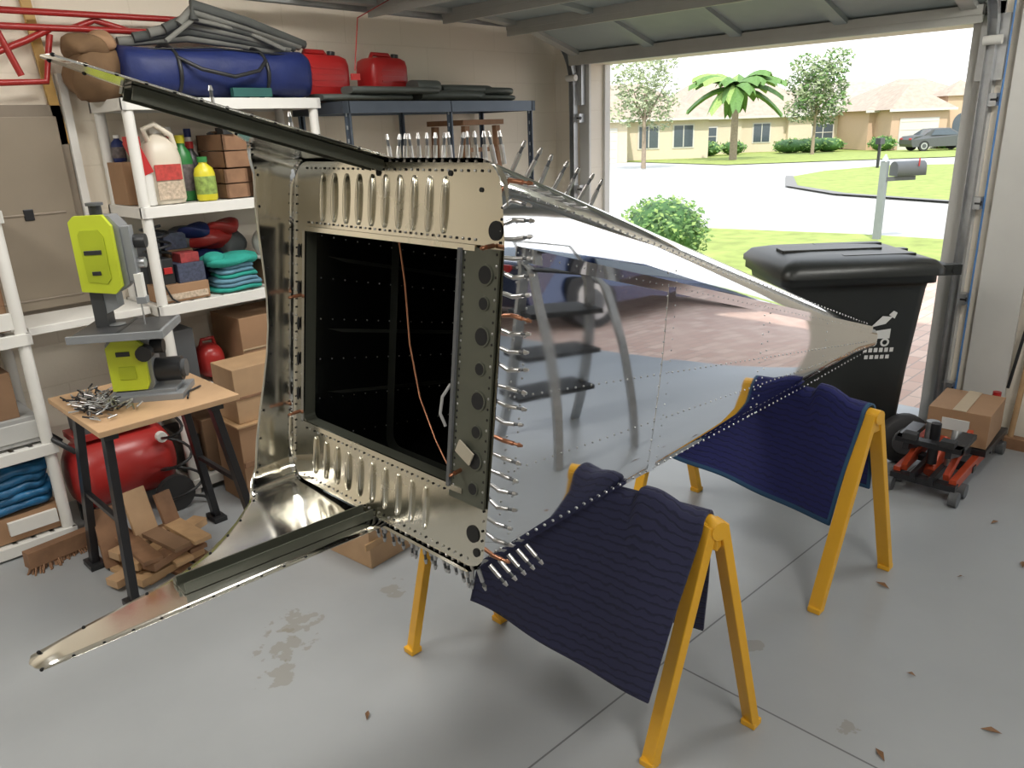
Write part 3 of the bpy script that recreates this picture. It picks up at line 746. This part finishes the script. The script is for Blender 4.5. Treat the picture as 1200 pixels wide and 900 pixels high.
rt([(.93,3.90,1.93),(.92,3.9,2.2),(.95,3.9,2.23),(2.05,3.96,2.25),(2.15,3.96,2.22),(2.05,3.96,2.19),(1.0,3.9,2.17)])
rt([(.93,3.9,1.95),(1.15,3.93,1.96),(1.2,3.93,2.15)]); rt([(.99,3.9,2.17),(1.05,3.9,1.98)]); rt([(1.3,3.95,2.18),(1.4,3.95,2.22),(1.6,3.95,2.17)]); rt([(.93,3.9,2.05),(1.1,3.92,2.12),(1.2,3.92,2.17)])
rt([(.96,3.9,2.2),(1.0,4.04,2.2)]); rt([(2.0,3.96,2.22),(2.0,4.04,2.22)])
b.build('red_tubular_rack')
b=MB(); b.bar((1.20,4.03,1.7),(1.14,4.03,2.6),.04,.02,M('yellow_pine',(.55,.34,.10),.5),up=(0,1,0)); b.build('wooden_yardstick')
pm=M('panel_enamel',(.235,.195,.15),.45,.2,var=.05)
b=MB(); b.bb(.70,1.215,4.02,YW,.93,1.87,pm); b.bb(.74,1.18,4.005,4.02,.98,1.82,M('panel_door',(.27,.225,.17),.4,.2,var=.04)); b.bb(.965,1.005,3.998,4.006,1.38,1.43,blackm)
for k in range(2): b.bb(.78,1.14,4.0,4.006,1.02+k*.38,1.03+k*.38,pm)
b.build('electrical_panel',bevel=.004)
b=MB(); b.bb(1.217,1.25,4.0,YW,.9,2.0,white_pl); b.build('cable_conduit')
# ---- shelf 1.42 items
zs=1.422
jug=M('translucent_jug',(.62,.56,.46),.4,var=.06)
b=MB(); 
R_=[]
for zz,k in ((0,.9),(.02,1),(.2,1),(.26,.85),(.30,.4),(.31,.25)): R_.append([(1.50+.085*k*math.copysign(abs(math.cos(a))**.6,math.cos(a)),3.74+.07*k*math.copysign(abs(math.sin(a))**.6,math.sin(a)),zs+zz) for a in [2*PI*j/20 for j in range(20)]])
b.loft(R_,jug); b.cyl((1.5,3.74,zs+.31),(1.5,3.74,zs+.34),.025,white_pl); b.tube([(1.45,3.72,zs+.28),(1.43,3.70,zs+.33),(1.48,3.7,zs+.35),(1.55,3.7,zs+.3),(1.56,3.70,zs+.24)],.013,jug)
b.box((1.5,3.668,zs+.14),(.12,.004,.07),M('label_red',(.45,.05,.04),.5,var=.4,ns=60)); b.box((1.5,3.668,zs+.06),(.12,.004,.08),M('label_pale',(.5,.40,.3),.5,var=.5,ns=70)); b.build('plastic_jug')
b=MB(); b.box((1.385,3.69,zs+.21),(.045,.06,.15),red,ry=-.35); b.box((1.365,3.68,zs+.28),(.06,.04,.04),red); b.cyl((1.40,3.7,zs),(1.40,3.7,zs+.15),.038,white_pl); b.build('spray_bottle')
b=MB(); b.bb(1.345,1.43,3.79,3.98,zs,zs+.19,card); b.build('cardboard_box',bevel=.002)
def bottle(name,x,y,z,r,h,body,cap,label=None):
    b=MB(); b.lathe((x,y,z),[(r*.9,0),(r,.01),(r,h*.62),(r*.85,h*.74),(r*.4,h*.84),(r*.4,h*.88)],body); b.cyl((x,y,z+h*.88),(x,y,z+h),r*.48,cap)
    if label: b.lathe((x,y,z),[(r*1.01,h*.15),(r*1.015,h*.16),(r*1.015,h*.55),(r*1.01,h*.56)],label)
    b.build(name)
gr=M('green_bottle',(.03,.20,.05),.35); yl=M('yellow_bottle',(.65,.58,.03),.35); lbl=M('printed_label',(.25,.35,.08),.5,var=.6,ns=50); lb2=M('printed_label_dark',(.12,.10,.10),.5,var=.8,ns=60)
bottle('oil_bottle',1.63,3.80,zs,.045,.30,gr,yl,lb2); bottle('cleaner_bottle',1.70,3.86,zs,.04,.27,black,red); bottle('yellow_squeeze_bottle',1.675,3.69,zs,.048,.20,yl,gr,lbl); bottle('oil_bottle',1.63,3.93,zs,.045,.34,red,white_pl)
bottle('yellow_squeeze_bottle',1.57,3.94,zs,.03,.33,black,yl); 
for (x,y_,r_,h_,m1,m2) in ((1.47,3.90,.035,.26,white_pl,red),(1.40,3.95,.03,.3,blue,white_pl)): bottle('spray_can',x,y_,zs+0.0 if x>1.43 else zs+.19,r_,h_ if x>1.43 else .12,m1,m2,lb2)
bottle('cleaner_bottle',1.73,3.93,zs,.035,.33,white_pl,blue,lb2)
def crate(x0,x1,y0,y1,z0,z1,mat):
    n=2 if z1-z0<.16 else 3; h=(z1-z0)/n
    for k in range(n):
        b.bb(x0,x1,y0,y0+.012,z0+k*h+.003,z0+(k+1)*h-.003,mat); b.bb(x0,x1,y1-.012,y1,z0+k*h+.003,z0+(k+1)*h-.003,mat)
        b.bb(x0,x0+.012,y0,y1,z0+k*h+.003,z0+(k+1)*h-.003,mat); b.bb(x1-.012,x1,y0,y1,z0+k*h+.003,z0+(k+1)*h-.003,mat)
    b.bb(x0+.012,x1-.012,y0+.012,y1-.012,z0,z0+.012,mat)
b=MB(); crate(1.90,2.16,3.66,3.95,zs,zs+.14,woodd); b.build('wooden_crate')
b=MB(); crate(1.76,1.88,3.66,3.95,zs,zs+.14,woodd); b.build('wooden_crate')
b=MB(); crate(1.78,2.16,3.67,3.95,zs+.142,zs+.30,woodd); b.build('wooden_crate')
b=MB()
for k in range(14): 
    b.box((1.97+random.uniform(-.15,.15),3.81+random.uniform(-.1,.1),zs+.29+random.uniform(0,.03)),(random.uniform(.04,.12),.05,.03),(woodd,dgrey,card,black)[k%4],rz=random.uniform(0,3))
b.build('pile_of_hand_tools')
# ---- shelf .97 items
zs=.972
prt=M('printed_carton',(.05,.06,.10),.5,var=.7,ns=60); prt2=M('printed_carton_red',(.30,.04,.04),.5,var=.5,ns=50)
b=MB(); b.bb(1.36,1.60,3.66,3.80,zs,zs+.08,card); b.bb(1.37,1.59,3.655,3.66,zs+.01,zs+.04,M('label_pale',(.5,.4,.3),.5))
b.bb(1.47,1.60,3.68,3.82,zs+.08,zs+.17,prt); b.bb(1.38,1.46,3.7,3.82,zs+.08,zs+.2,black); b.bb(1.5,1.62,3.83,3.97,zs,zs+.22,cardd); b.bb(1.36,1.47,3.84,3.97,zs,zs+.28,dgrey); b.bb(1.41,1.45,3.69,3.7,zs+.13,zs+.16,red)
b.bb(1.50,1.59,3.70,3.80,zs+.17,zs+.215,prt2); b.bb(1.49,1.6,3.84,3.96,zs+.22,zs+.30,prt)
b.build('parts_cartons',bevel=.002)
b=MB()
for k in range(6):
    lump(b,(1.76+.01*(k%2),3.74,zs+.015+k*.022),(.13-.008*k,.10,.014),bluec if k%3 else teal,.6,wob=.004)
lump(b,(1.75,3.72,zs+.155),(.14,.10,.025),teal,.7,wob=.008); lump(b,(1.66,3.70,zs+.17),(.05,.06,.03),teal,.9,wob=.006); b.build('folded_towels')
b=MB(); lump(b,(2.03,3.78,zs+.20),(.10,.13,.09),white_pl,1); b.lathe((2.03,3.78,zs+.13),[(.12,0),(.13,.005),(.12,.012)],white_pl); b.bb(1.93,2.14,3.66,3.9,zs,zs+.12,cardd); b.build('hard_hat')
b=MB(); lump(b,(1.74,3.90,zs+.25),(.14,.08,.05),redp,.9,wob=.012); lump(b,(1.62,3.92,zs+.26),(.1,.07,.05),dgrey,.9,wob=.012); lump(b,(1.74,3.92,zs+.1),(.12,.07,.1),blue,.9,wob=.01); lump(b,(1.85,3.9,zs+.2),(.07,.08,.08),dgrey,.9,wob=.01)
lump(b,(1.66,3.86,zs+.30),(.08,.06,.03),blue,.9,wob=.01); lump(b,(1.82,3.88,zs+.30),(.09,.06,.035),redp,.9,wob=.01); b.build('pile_of_rags')
b=MB(); b.tube([(1.42+.06*math.cos(k*.5),3.75+.05*math.sin(k*.5),zs+.215+.004*k) for k in range(36)],.007,black,n=5); b.tube([(1.40,3.68,zs+.2),(1.38,3.65,zs+.1),(1.41,3.645,zs+.02),(1.47,3.64,zs-.03)],.005,black,n=5); b.build('coiled_extension_cord')
b=MB(); b.box((2.02,3.64,1.28),(.26,.004,.11),M('sign_white',(.7,.7,.68),.6,var=0),rx=0); so_=b.build('cardboard_sign')
def txt(s,loc,size,parent,mat,rot=(PI/2,0,0)):
    cu=bpy.data.curves.new(s[:6],'FONT'); cu.body=s; cu.size=size; cu.align_x='CENTER'; cu.extrude=.0004
    o=bpy.data.objects.new('lettering',cu); col.objects.link(o); cu.materials.append(mat); o.parent=parent; o.location=Vector(loc)-parent.location; o.rotation_euler=rot
txt('MULTI-FUNC',(2.02,3.636,1.293),.036,so_,black); txt('TV/RADIO LA',(2.02,3.636,1.25),.036,so_,black)
# lower shelves
b=MB(); b.bb(1.72,2.05,3.66,3.98,.525,.83,card); b.bb(1.72,2.05,3.655,3.66,.66,.67,M('tape',(.45,.33,.2),.4)); b.build('cardboard_box',bevel=.003)
b=MB(); lump(b,(1.60,3.80,.62),(.07,.08,.09),redp,.8); b.tube([(1.56,3.8,.69),(1.57,3.79,.735),(1.63,3.79,.735),(1.64,3.8,.69)],.01,redp,n=6); b.build('small_fuel_can')
b=MB(); b.bb(1.45,1.85,3.66,3.95,.085,.36,cardd); b.build('cardboard_box',bevel=.003)
b=MB()  # cartons added as dark backing, standing in for shade under the shelves
for (x0,x1,z0,h,m) in ((2.07,2.28,.525,.26,cardd),(1.38,1.5,.525,.3,dgrey),(1.88,2.25,.085,.32,card),(1.36,1.44,.085,.2,black),(2.1,2.25,.79,.1,dgrey)): b.bb(x0,x1,3.70,3.97,z0,z0+h,m)
b.build('shade_backing_cartons',bevel=.003)
b=MB(); b.bb(1.47,1.86,3.30,3.56,0,.40,card); b.bb(1.46,1.87,3.29,3.57,.40,.412,wood); b.bb(1.47,1.86,3.285,3.295,.2,.23,woodd); b.build('wooden_box',bevel=.003)
b=MB(); b.bb(1.49,1.80,3.32,3.54,.413,.68,ply); b.bb(1.49,1.8,3.315,3.32,.53,.545,woodd); b.build('wooden_block_box',bevel=.003)
b=MB(); b.box((1.72,2.55,.11),(.42,.30,.22),ply,rz=.1); b.box((1.72,2.55,.225),(.44,.32,.014),ply,rz=.1); b.box((1.72,2.395,.11),(.44,.01,.03),wood,rz=.1); b.build('plywood_box',bevel=.002)
b=MB()
for x in (3.28,3.58):
    for y_ in (3.62,3.9): b.bar((x,y_,1.2),(x+(.02 if x<3.4 else -.02),y_,1.72),.035,.035,woodd)
b.box((3.43,3.76,1.74),(.34,.34,.03),woodd)
for z in (1.4,1.58): b.bar((3.29,3.62,z),(3.57,3.62,z),.025,.025,woodd)
b.build('wooden_stool')
b=MB(); b.bb(.45,.74,3.66,3.95,.972,1.08,cardd); b.bb(.5,.74,3.66,3.9,1.08,1.2,woodd); b.bb(.66,.75,3.64,3.66,.98,1.05,white_pl); b.build('cardboard_box',bevel=.003)
b=MB(); b.bb(.45,.76,3.66,3.95,.48,.60,M('grey_bin',(.35,.35,.34),.6)); b.bb(.46,.75,3.655,3.665,.5,.58,M('grey_bin_label',(.5,.5,.48),.6)); b.bb(.40,.70,3.68,3.95,.60,.80,cardd); b.build('parts_bin',bevel=.003)
tp=M('blue_tarp',(.015,.11,.24),.35,var=.5,ns=20,bump=1,bs=18)
b=MB()
for k in range(5): lump(b,(.60+.02*math.sin(k*2),3.78,.215+k*.038),(.17-.01*(k%2),.13,.026),tp,.6,wob=.008)
b.bb(.40,.76,3.66,3.95,.066,.18,card); b.bb(.55,.74,3.64,3.66,.1,.16,white_pl); b.build('folded_blue_tarp')
b=MB(); b.bar((.55,3.45,.06),(.82,3.50,.05),.05,.07,woodd)
for k in range(60):
    t=k/59; b.cyl((.56+.26*t,3.45+.05*t+random.uniform(-.02,.02),.03),(.54+.3*t,3.42+.05*t+random.uniform(-.03,.03),.0),.004,woodd,n=5)
b.build('push_broom')
# ---- air compressor
b=MB(); R_=[]
cx,cy,cz=1.06,3.72,.30
for xx,k in ((-.23,.3),(-.225,.6),(-.2,.85),(-.16,1),(.16,1),(.2,.85),(.225,.6),(.23,.3)):
    R_.append([(cx+xx,cy+.17*k*math.cos(a),cz-.05+.17*k*math.sin(a)) for a in [2*PI*j/24 for j in range(24)]])
b.loft(R_,redp); b.box((cx-.02,cy,cz+.14),(.34,.16,.03),redp); b.box((cx-.1,cy,cz+.21),(.12,.14,.13),dgrey); b.cyl((cx-.0,cy,cz+.21),(cx+.16,cy,cz+.21),.07,black,n=16)
for sg in (-1,1): b.cyl((cx+.16,cy+sg*.17,.09),(cx+.16,cy+sg*.2,.09),.09,rubber,n=18); b.box((cx-.18,cy+sg*.08,.05),(.03,.03,.10),blackm)
b.box((cx+.16,cy,.11),(.03,.34,.03),redp)
b.tube([(cx-.2,cy-.1,cz+.1),(cx-.27,cy-.1,cz+.18),(cx-.27,cy+.1,cz+.18),(cx-.2,cy+.1,cz+.1)],.012,black)
b.cyl((cx+.15,cy-.15,cz+.08),(cx+.15,cy-.18,cz+.08),.025,white_pl); b.build('air_compressor')
b=MB()
pts=[(1.24+.12*math.cos(t*.5)*(1-.02*t),3.48+.08*math.sin(t*.5),.02+.012*t) for t in range(40)]
b.tube(pts,.007,black,n=6); b.build('coiled_air_hose')
# wood offcuts stacked in loose layers
b=MB()
zl=.0
for layer in range(5):
    th=(.018,.035,.02,.035,.02)[layer]
    for k in range(3):
        x=.97+(-.10+.10*k)+random.uniform(-.02,.02); y_=3.10+random.uniform(-.05,.05)
        if layer%2: b.box((.97+random.uniform(-.04,.04),3.0+.09*k,zl+th/2),(random.uniform(.26,.44),.07,th-.002),(woodd,wood,ply)[(k+layer)%3],rz=.35+random.uniform(-.12,.12))
        else: b.box((x,y_,zl+th/2),(.075,random.uniform(.22,.38),th-.002),(wood,woodd,cardd)[(k+layer)%3],rz=.15+random.uniform(-.15,.15))
    zl+=th
b.box((.95,3.20,.16),(.10,.018,.30),ply,rx=-.30,rz=.15); b.box((.84,3.25,.13),(.12,.035,.25),woodd,rx=-.3,rz=-.1); b.box((1.06,3.2,.15),(.07,.02,.22),woodd,rx=-.3,rz=.2)
b.build('pile_of_wood_scraps',bevel=.001)
# ---- work table
b=MB(); b.bb(.74,1.26,2.77,3.34,.728,.75,ply)
for x in (.80,1.20):
    b.bar((x,2.85,.705),(x,3.27,.705),.05,.045,black)
for (x,fx) in ((.80,.76),(1.20,1.3)):
    for (y_,fy) in ((2.90,2.86),(3.22,3.3)):
        b.bar((x,y_,.70),(fx,fy,.015),.045,.03,blackm,up=(1,0,0)); b.box((fx,fy,.012),(.06,.1,.024),black)
    b.bar((x*.5+fx*.5,2.88,.35),(x*.5+fx*.5,3.26,.35),.02,.02,blackm)
b.build('work_table',bevel=.002)
b=MB()
for k in range(220):
    x=random.gauss(.84,.05); y_=random.gauss(3.05,.09); z=.757+max(0,.03-abs(x-.84)*.3)*random.random(); a=random.uniform(0,PI)
    if not(.76<x<.93 and 2.85<y_<3.28): continue
    b.cyl((x,y_,z),(x+.035*math.cos(a),y_+.035*math.sin(a),z+random.uniform(0,.012)),.0035,(chromem,galv,blackm)[k%3],n=5)
b.build('pile_of_clecos')
b=MB(); b.tube([(1.1,2.87,.756),(1.14,2.95,.756),(1.2,2.98,.756)],.004,black); b.build('pencil')
# ---- band saw
E2=TR(1.02,3.06,.75,-PI/4+.15)
b=MB(E2)
gm=M('bandsaw_grey',(.26,.275,.29),.4,.3); dgm=M('cast_table',(.075,.078,.082),.35,.5); gdk=M('lime_dark',(.38,.45,.02),.4)
def prism(pts,y0,y1,mat):
    r0=[(x,y0,z) for x,z in pts]; r1=[(x,y1,z) for x,z in pts]; b.loft([r0,r1],mat,smooth=False)
b.box((.02,0,.012),(.28,.19,.024),gm); b.box((.02,0,.03),(.22,.14,.016),gm)
prism([(-.10,.035),(.04,.035),(.055,.06),(.055,.235),(.03,.255),(-.075,.255),(-.10,.225)],-.055,.055,gm)
prism([(-.095,.045),(.03,.045),(.04,.07),(.04,.22),(.02,.24),(-.07,.24),(-.095,.215)],-.075,-.054,green)
b.box((-.03,-.077,.115),(.06,.004,.05),gdk); b.box((-.035,-.078,.19),(.05,.003,.018),black)
b.cyl((.055,.0,.10),(.15,.0,.10),.048,black,n=18); b.cyl((.15,0,.10),(.165,0,.10),.035,dgrey,n=18); b.cyl((.045,-.06,.19),(.045,-.10,.19),.03,black,n=14); b.cyl((.055,-.02,.20),(.10,-.02,.20),.028,black)
b.box((-.01,-.05,.285),(.31,.27,.016),dgm); b.box((-.01,-.19,.283),(.33,.012,.028),gm); b.box((-.04,-.02,.262),(.12,.10,.035),gm)
b.box((-.01,-.05,.2935),(.012,.26,.002),black); b.box((.145,-.05,.28),(.012,.27,.03),gm)
b.cyl((-.05,-.02,.295),(-.05,-.02,.297),.03,gm,n=16)
prism([(-.12,.25),(-.075,.25),(-.075,.46),(-.12,.46)],-.04,.04,dgm); prism([(-.075,.34),(-.03,.36),(-.03,.45),(-.075,.45)],-.035,.035,gm)
prism([(-.125,.44),(.0,.425),(.03,.45),(.03,.66),(.0,.70),(-.105,.70),(-.125,.68)],-.05,.05,gm)
prism([(-.13,.435),(-.015,.42),(.010,.445),(.010,.665),(-.015,.705),(-.11,.705),(-.13,.685)],-.075,-.049,green)
prism([(-.10,.47),(-.035,.46),(-.02,.48),(-.02,.63),(-.035,.655),(-.095,.655),(-.105,.64)],-.079,-.0745,gdk)
b.box((-.065,-.081,.575),(.06,.003,.016),black); b.box((-.065,-.081,.50),(.03,.003,.014),black)
b.box((.045,-.02,.56),(.03,.05,.20),gm); b.box((.06,-.03,.44),(.025,.035,.09),white_pl); b.box((.06,-.03,.385),(.035,.04,.025),gm)
b.box((.055,-.04,.335),(.004,.010,.10),galv)
b.cyl((.06,0,.60),(.10,0,.60),.026,black,n=14); b.cyl((.06,0,.52),(.085,0,.52),.02,galv,n=12); b.cyl((-.055,0,.70),(-.055,0,.735),.022,black,n=12); b.cyl((-.055,0,.735),(-.055,0,.745),.03,dgrey,n=12)
b.build('band_saw',bevel=.004)

# ------------------------------------------------------------------ wheeled trash bin
T_=TR(3.95,1.57,0,-PI/4); E3=empty('wheeled_trash_bin',(3.95,1.57,0)); b=MB(T_)
binm=M('bin_plastic',(.018,.020,.019),.38,var=.1)
def rrect(w_,d_,r_,z,cx=0,n=5):
    q=[]
    for sx,sy,a0 in ((1,1,0),(-1,1,PI/2),(-1,-1,PI),(1,-1,1.5*PI)):
        for k in range(n):
            a=a0+PI/2*k/(n-1); q.append((cx+sx*(w_/2-r_)+r_*math.cos(a),sy*(d_/2-r_)+r_*math.sin(a),z))
    return q
b.loft([rrect(.52,.48,.05,.04,.02),rrect(.53,.49,.05,.06,.02),rrect(.60,.55,.05,.5,.0),rrect(.68,.60,.05,.90,-.01),rrect(.69,.61,.05,.93,-.01),rrect(.74,.66,.05,.935,-.01),rrect(.74,.66,.05,.975,-.01)],binm)
b.build('body',E3)
b=MB(T_); b.loft([rrect(.78,.70,.06,.975,-.0),rrect(.78,.70,.06,1.0,-.0),rrect(.72,.64,.06,1.035,-.0),rrect(.55,.48,.06,1.055,-.02),rrect(.3,.3,.06,1.06,-.02)],binm)
b.box((-.05,0,1.058),(.5,.10,.02),binm); b.box((.12,.18,1.05),(.35,.05,.02),binm); b.box((.12,-.18,1.05),(.35,.05,.02),binm)
b.build('lid',E3,bevel=.003)
b=MB(T_)
for sg in (-1,1): b.box((.42,sg*.26,.985),(.12,.05,.05),binm)
b.cyl((.45,-.29,.985),(.45,.29,.985),.018,binm); 
for sg in (-1,1):
    b.lathe((.30,0,.13),[(.05,sg*.26),(.12,sg*.262),(.13,sg*.275),(.13,sg*.315),(.12,sg*.33),(.05,sg*.33)],rubber,n=28,ax='Y'); b.lathe((.30,0,.13),[(.02,sg*.331),(.075,sg*.332),(.07,sg*.337)],dgrey,n=20,ax='Y')
b.cyl((.30,-.30,.13),(.30,.30,.13),.012,galv); b.box((.26,0,.16),(.12,.44,.12),binm)
b.build('wheels_and_handle',E3)
b=MB(T_); lg=M('logo_white',(.65,.65,.63),.6,var=0)
def lgp(pts): b.add([(x,-.272-(z-.5)*.075-.006,z) for x,z in pts],[tuple(range(len(pts)))],lg)
def ring(cx,cz,r0,r1,n=14):
    for k in range(n):
        a,c_=2*PI*k/n,2*PI*(k+1)/n; lgp([(cx+r0*math.cos(a),cz+r0*math.sin(a)),(cx+r1*math.cos(a),cz+r1*math.sin(a)),(cx+r1*math.cos(c_),cz+r1*math.sin(c_)),(cx+r0*math.cos(c_),cz+r0*math.sin(c_))])
X0=.12
ring(X0-.03,.64,.012,.022); ring(X0+.03,.64,.012,.022)
lgp([(X0-.06,.66),(X0+.05,.66),(X0+.05,.71),(X0-.03,.70)]); lgp([(X0-.05,.72),(X0+.02,.735),(X0+.05,.77),(X0-.0,.775)]); lgp([(X0+.03,.78),(X0+.06,.76),(X0+.07,.79),(X0+.05,.80)])
for k in range(6): lgp([(X0-.07+k*.026,.59),(X0-.052+k*.026,.59),(X0-.052+k*.026,.612),(X0-.07+k*.026,.612)])
for k in range(5): lgp([(X0-.06+k*.026,.555),(X0-.042+k*.026,.555),(X0-.042+k*.026,.575),(X0-.06+k*.026,.575)])
b.build('logo',E3)
# ------------------------------------------------------------------ floor jack + box
b=MB()
jr=M('jack_red',(.45,.06,.02),.35,.2)
for y_ in (.82,1.06): b.bar((3.62,y_,.09),(4.42,y_,.10),.03,.05,jr)
for y_ in (.90,.98): b.bar((3.58,y_,.10),(4.2,y_,.12),.022,.04,blackm)
for x in (3.62,3.9,4.2,4.4): b.box((x,.94,.08),(.05,.28,.03),blackm)
for x in (3.60,3.72,4.38): 
    for y_ in (.80,1.08): b.cyl((x,y_-.018,.035),(x,y_+.018,.035),.035,dgrey,n=14)
for y_ in (.85,1.03): b.bar((3.60,y_,.24),(3.94,y_,.15),.025,.035,blackm); b.bar((3.62,y_,.12),(3.94,y_,.24),.025,.035,jr)
b.bb(3.60,3.84,.80,.86,.25,.275,blackm); b.bb(3.60,3.84,1.02,1.08,.25,.275,blackm); b.bb(3.60,3.65,.80,1.08,.25,.275,blackm)
b.box((3.62,.86,.285),(.05,.06,.03),rubber); b.box((3.62,1.02,.285),(.05,.06,.03),rubber)
b.cyl((3.72,.94,.08),(3.88,.94,.20),.035,jr,n=14); b.cyl((3.70,.94,.14),(3.70,.94,.34),.022,blackm,n=12); b.cyl((3.80,.98,.22),(3.80,.98,.31),.03,galv,n=14); b.cyl((3.76,.88,.12),(3.82,.88,.28),.02,galv,n=12)
b.box((4.17,.93,.135),(.40,.30,.03),blackm)
b.build('floor_jack',bevel=.002)
b=MB(); b.box((4.15,.93,.238),(.34,.27,.17),card,rz=.05); b.box((4.15,.93,.325),(.345,.06,.004),M('packing_tape',(.5,.40,.28),.3),rz=.05); b.box((3.977,.93,.25),(.004,.12,.06),M('paper_label',(.6,.6,.58),.7),rz=.05)
b.build('cardboard_box',bevel=.003)
b=MB(); b.cyl((4.50,.88,.0),(4.5,.88,.26),.03,white_pl); b.cyl((4.5,.88,.26),(4.5,.88,.29),.02,red); b.build('spray_can')
b=MB(); b.cyl((4.50,.79,0),(4.60,.76,1.05),.014,wood); b.box((4.50,.77,.03),(.06,.18,.06),woodd); b.build('broom')
b=MB(); b.tube([(4.57,.84,.95),(4.56,.80,.75),(4.54,.82,.55),(4.57,.85,.3)],.008,black); b.build('extension_cord')
b=MB(); b.cyl((4.59,1.10,.0),(4.59,1.10,2.2),.005,M('blue_wire',(.1,.25,.55),.5)); b.build('sensor_cable')
# ------------------------------------------------------------------ step ladder off to the side
E4=TR(2.95,-.35,0,.3); b=MB(E4)
for sx in (-.24,.24):
    b.bar((sx,-.25,0),(sx*.8,.05,1.25),.03,.05,galv,up=(1,0,0)); b.bar((sx,.40,0),(sx*.8,.08,1.2),.025,.04,galv,up=(1,0,0))
for k,z in enumerate((.3,.58,.86,1.14)): b.box((0,-.25+z*.24,z),(.46-.02*k,.24,.03),rubber)
b.tube([(-.2,.05,1.2),(-.19,.1,1.5),(.19,.1,1.5),(.2,.05,1.2)],.014,galv); b.build('step_ladder')
b=MB(); lb=M('dry_leaf',(.22,.12,.06),.8,var=.3)
for (x,y_) in ((1.02,1.70),(3.55,.62),(3.25,.45),(2.9,.25),(2.2,.3),(1.5,.75),(3.0,.6),(2.3,.55),(2.75,.8),(3.6,.5),(3.3,1.4),(3.1,.3),(1.9,.5)):
    a=random.uniform(0,6); l=random.uniform(.014,.032); d=Vector((math.cos(a),math.sin(a),0)); q=Vector((-d.y,d.x,0)); P_=Vector((x,y_,.004))
    b.add([P_-d*l,P_-q*l*.35+Z*.006,P_+d*l,P_+q*l*.35+Z*.008],[(0,1,2,3)],lb)
b.build('dry_leaves')
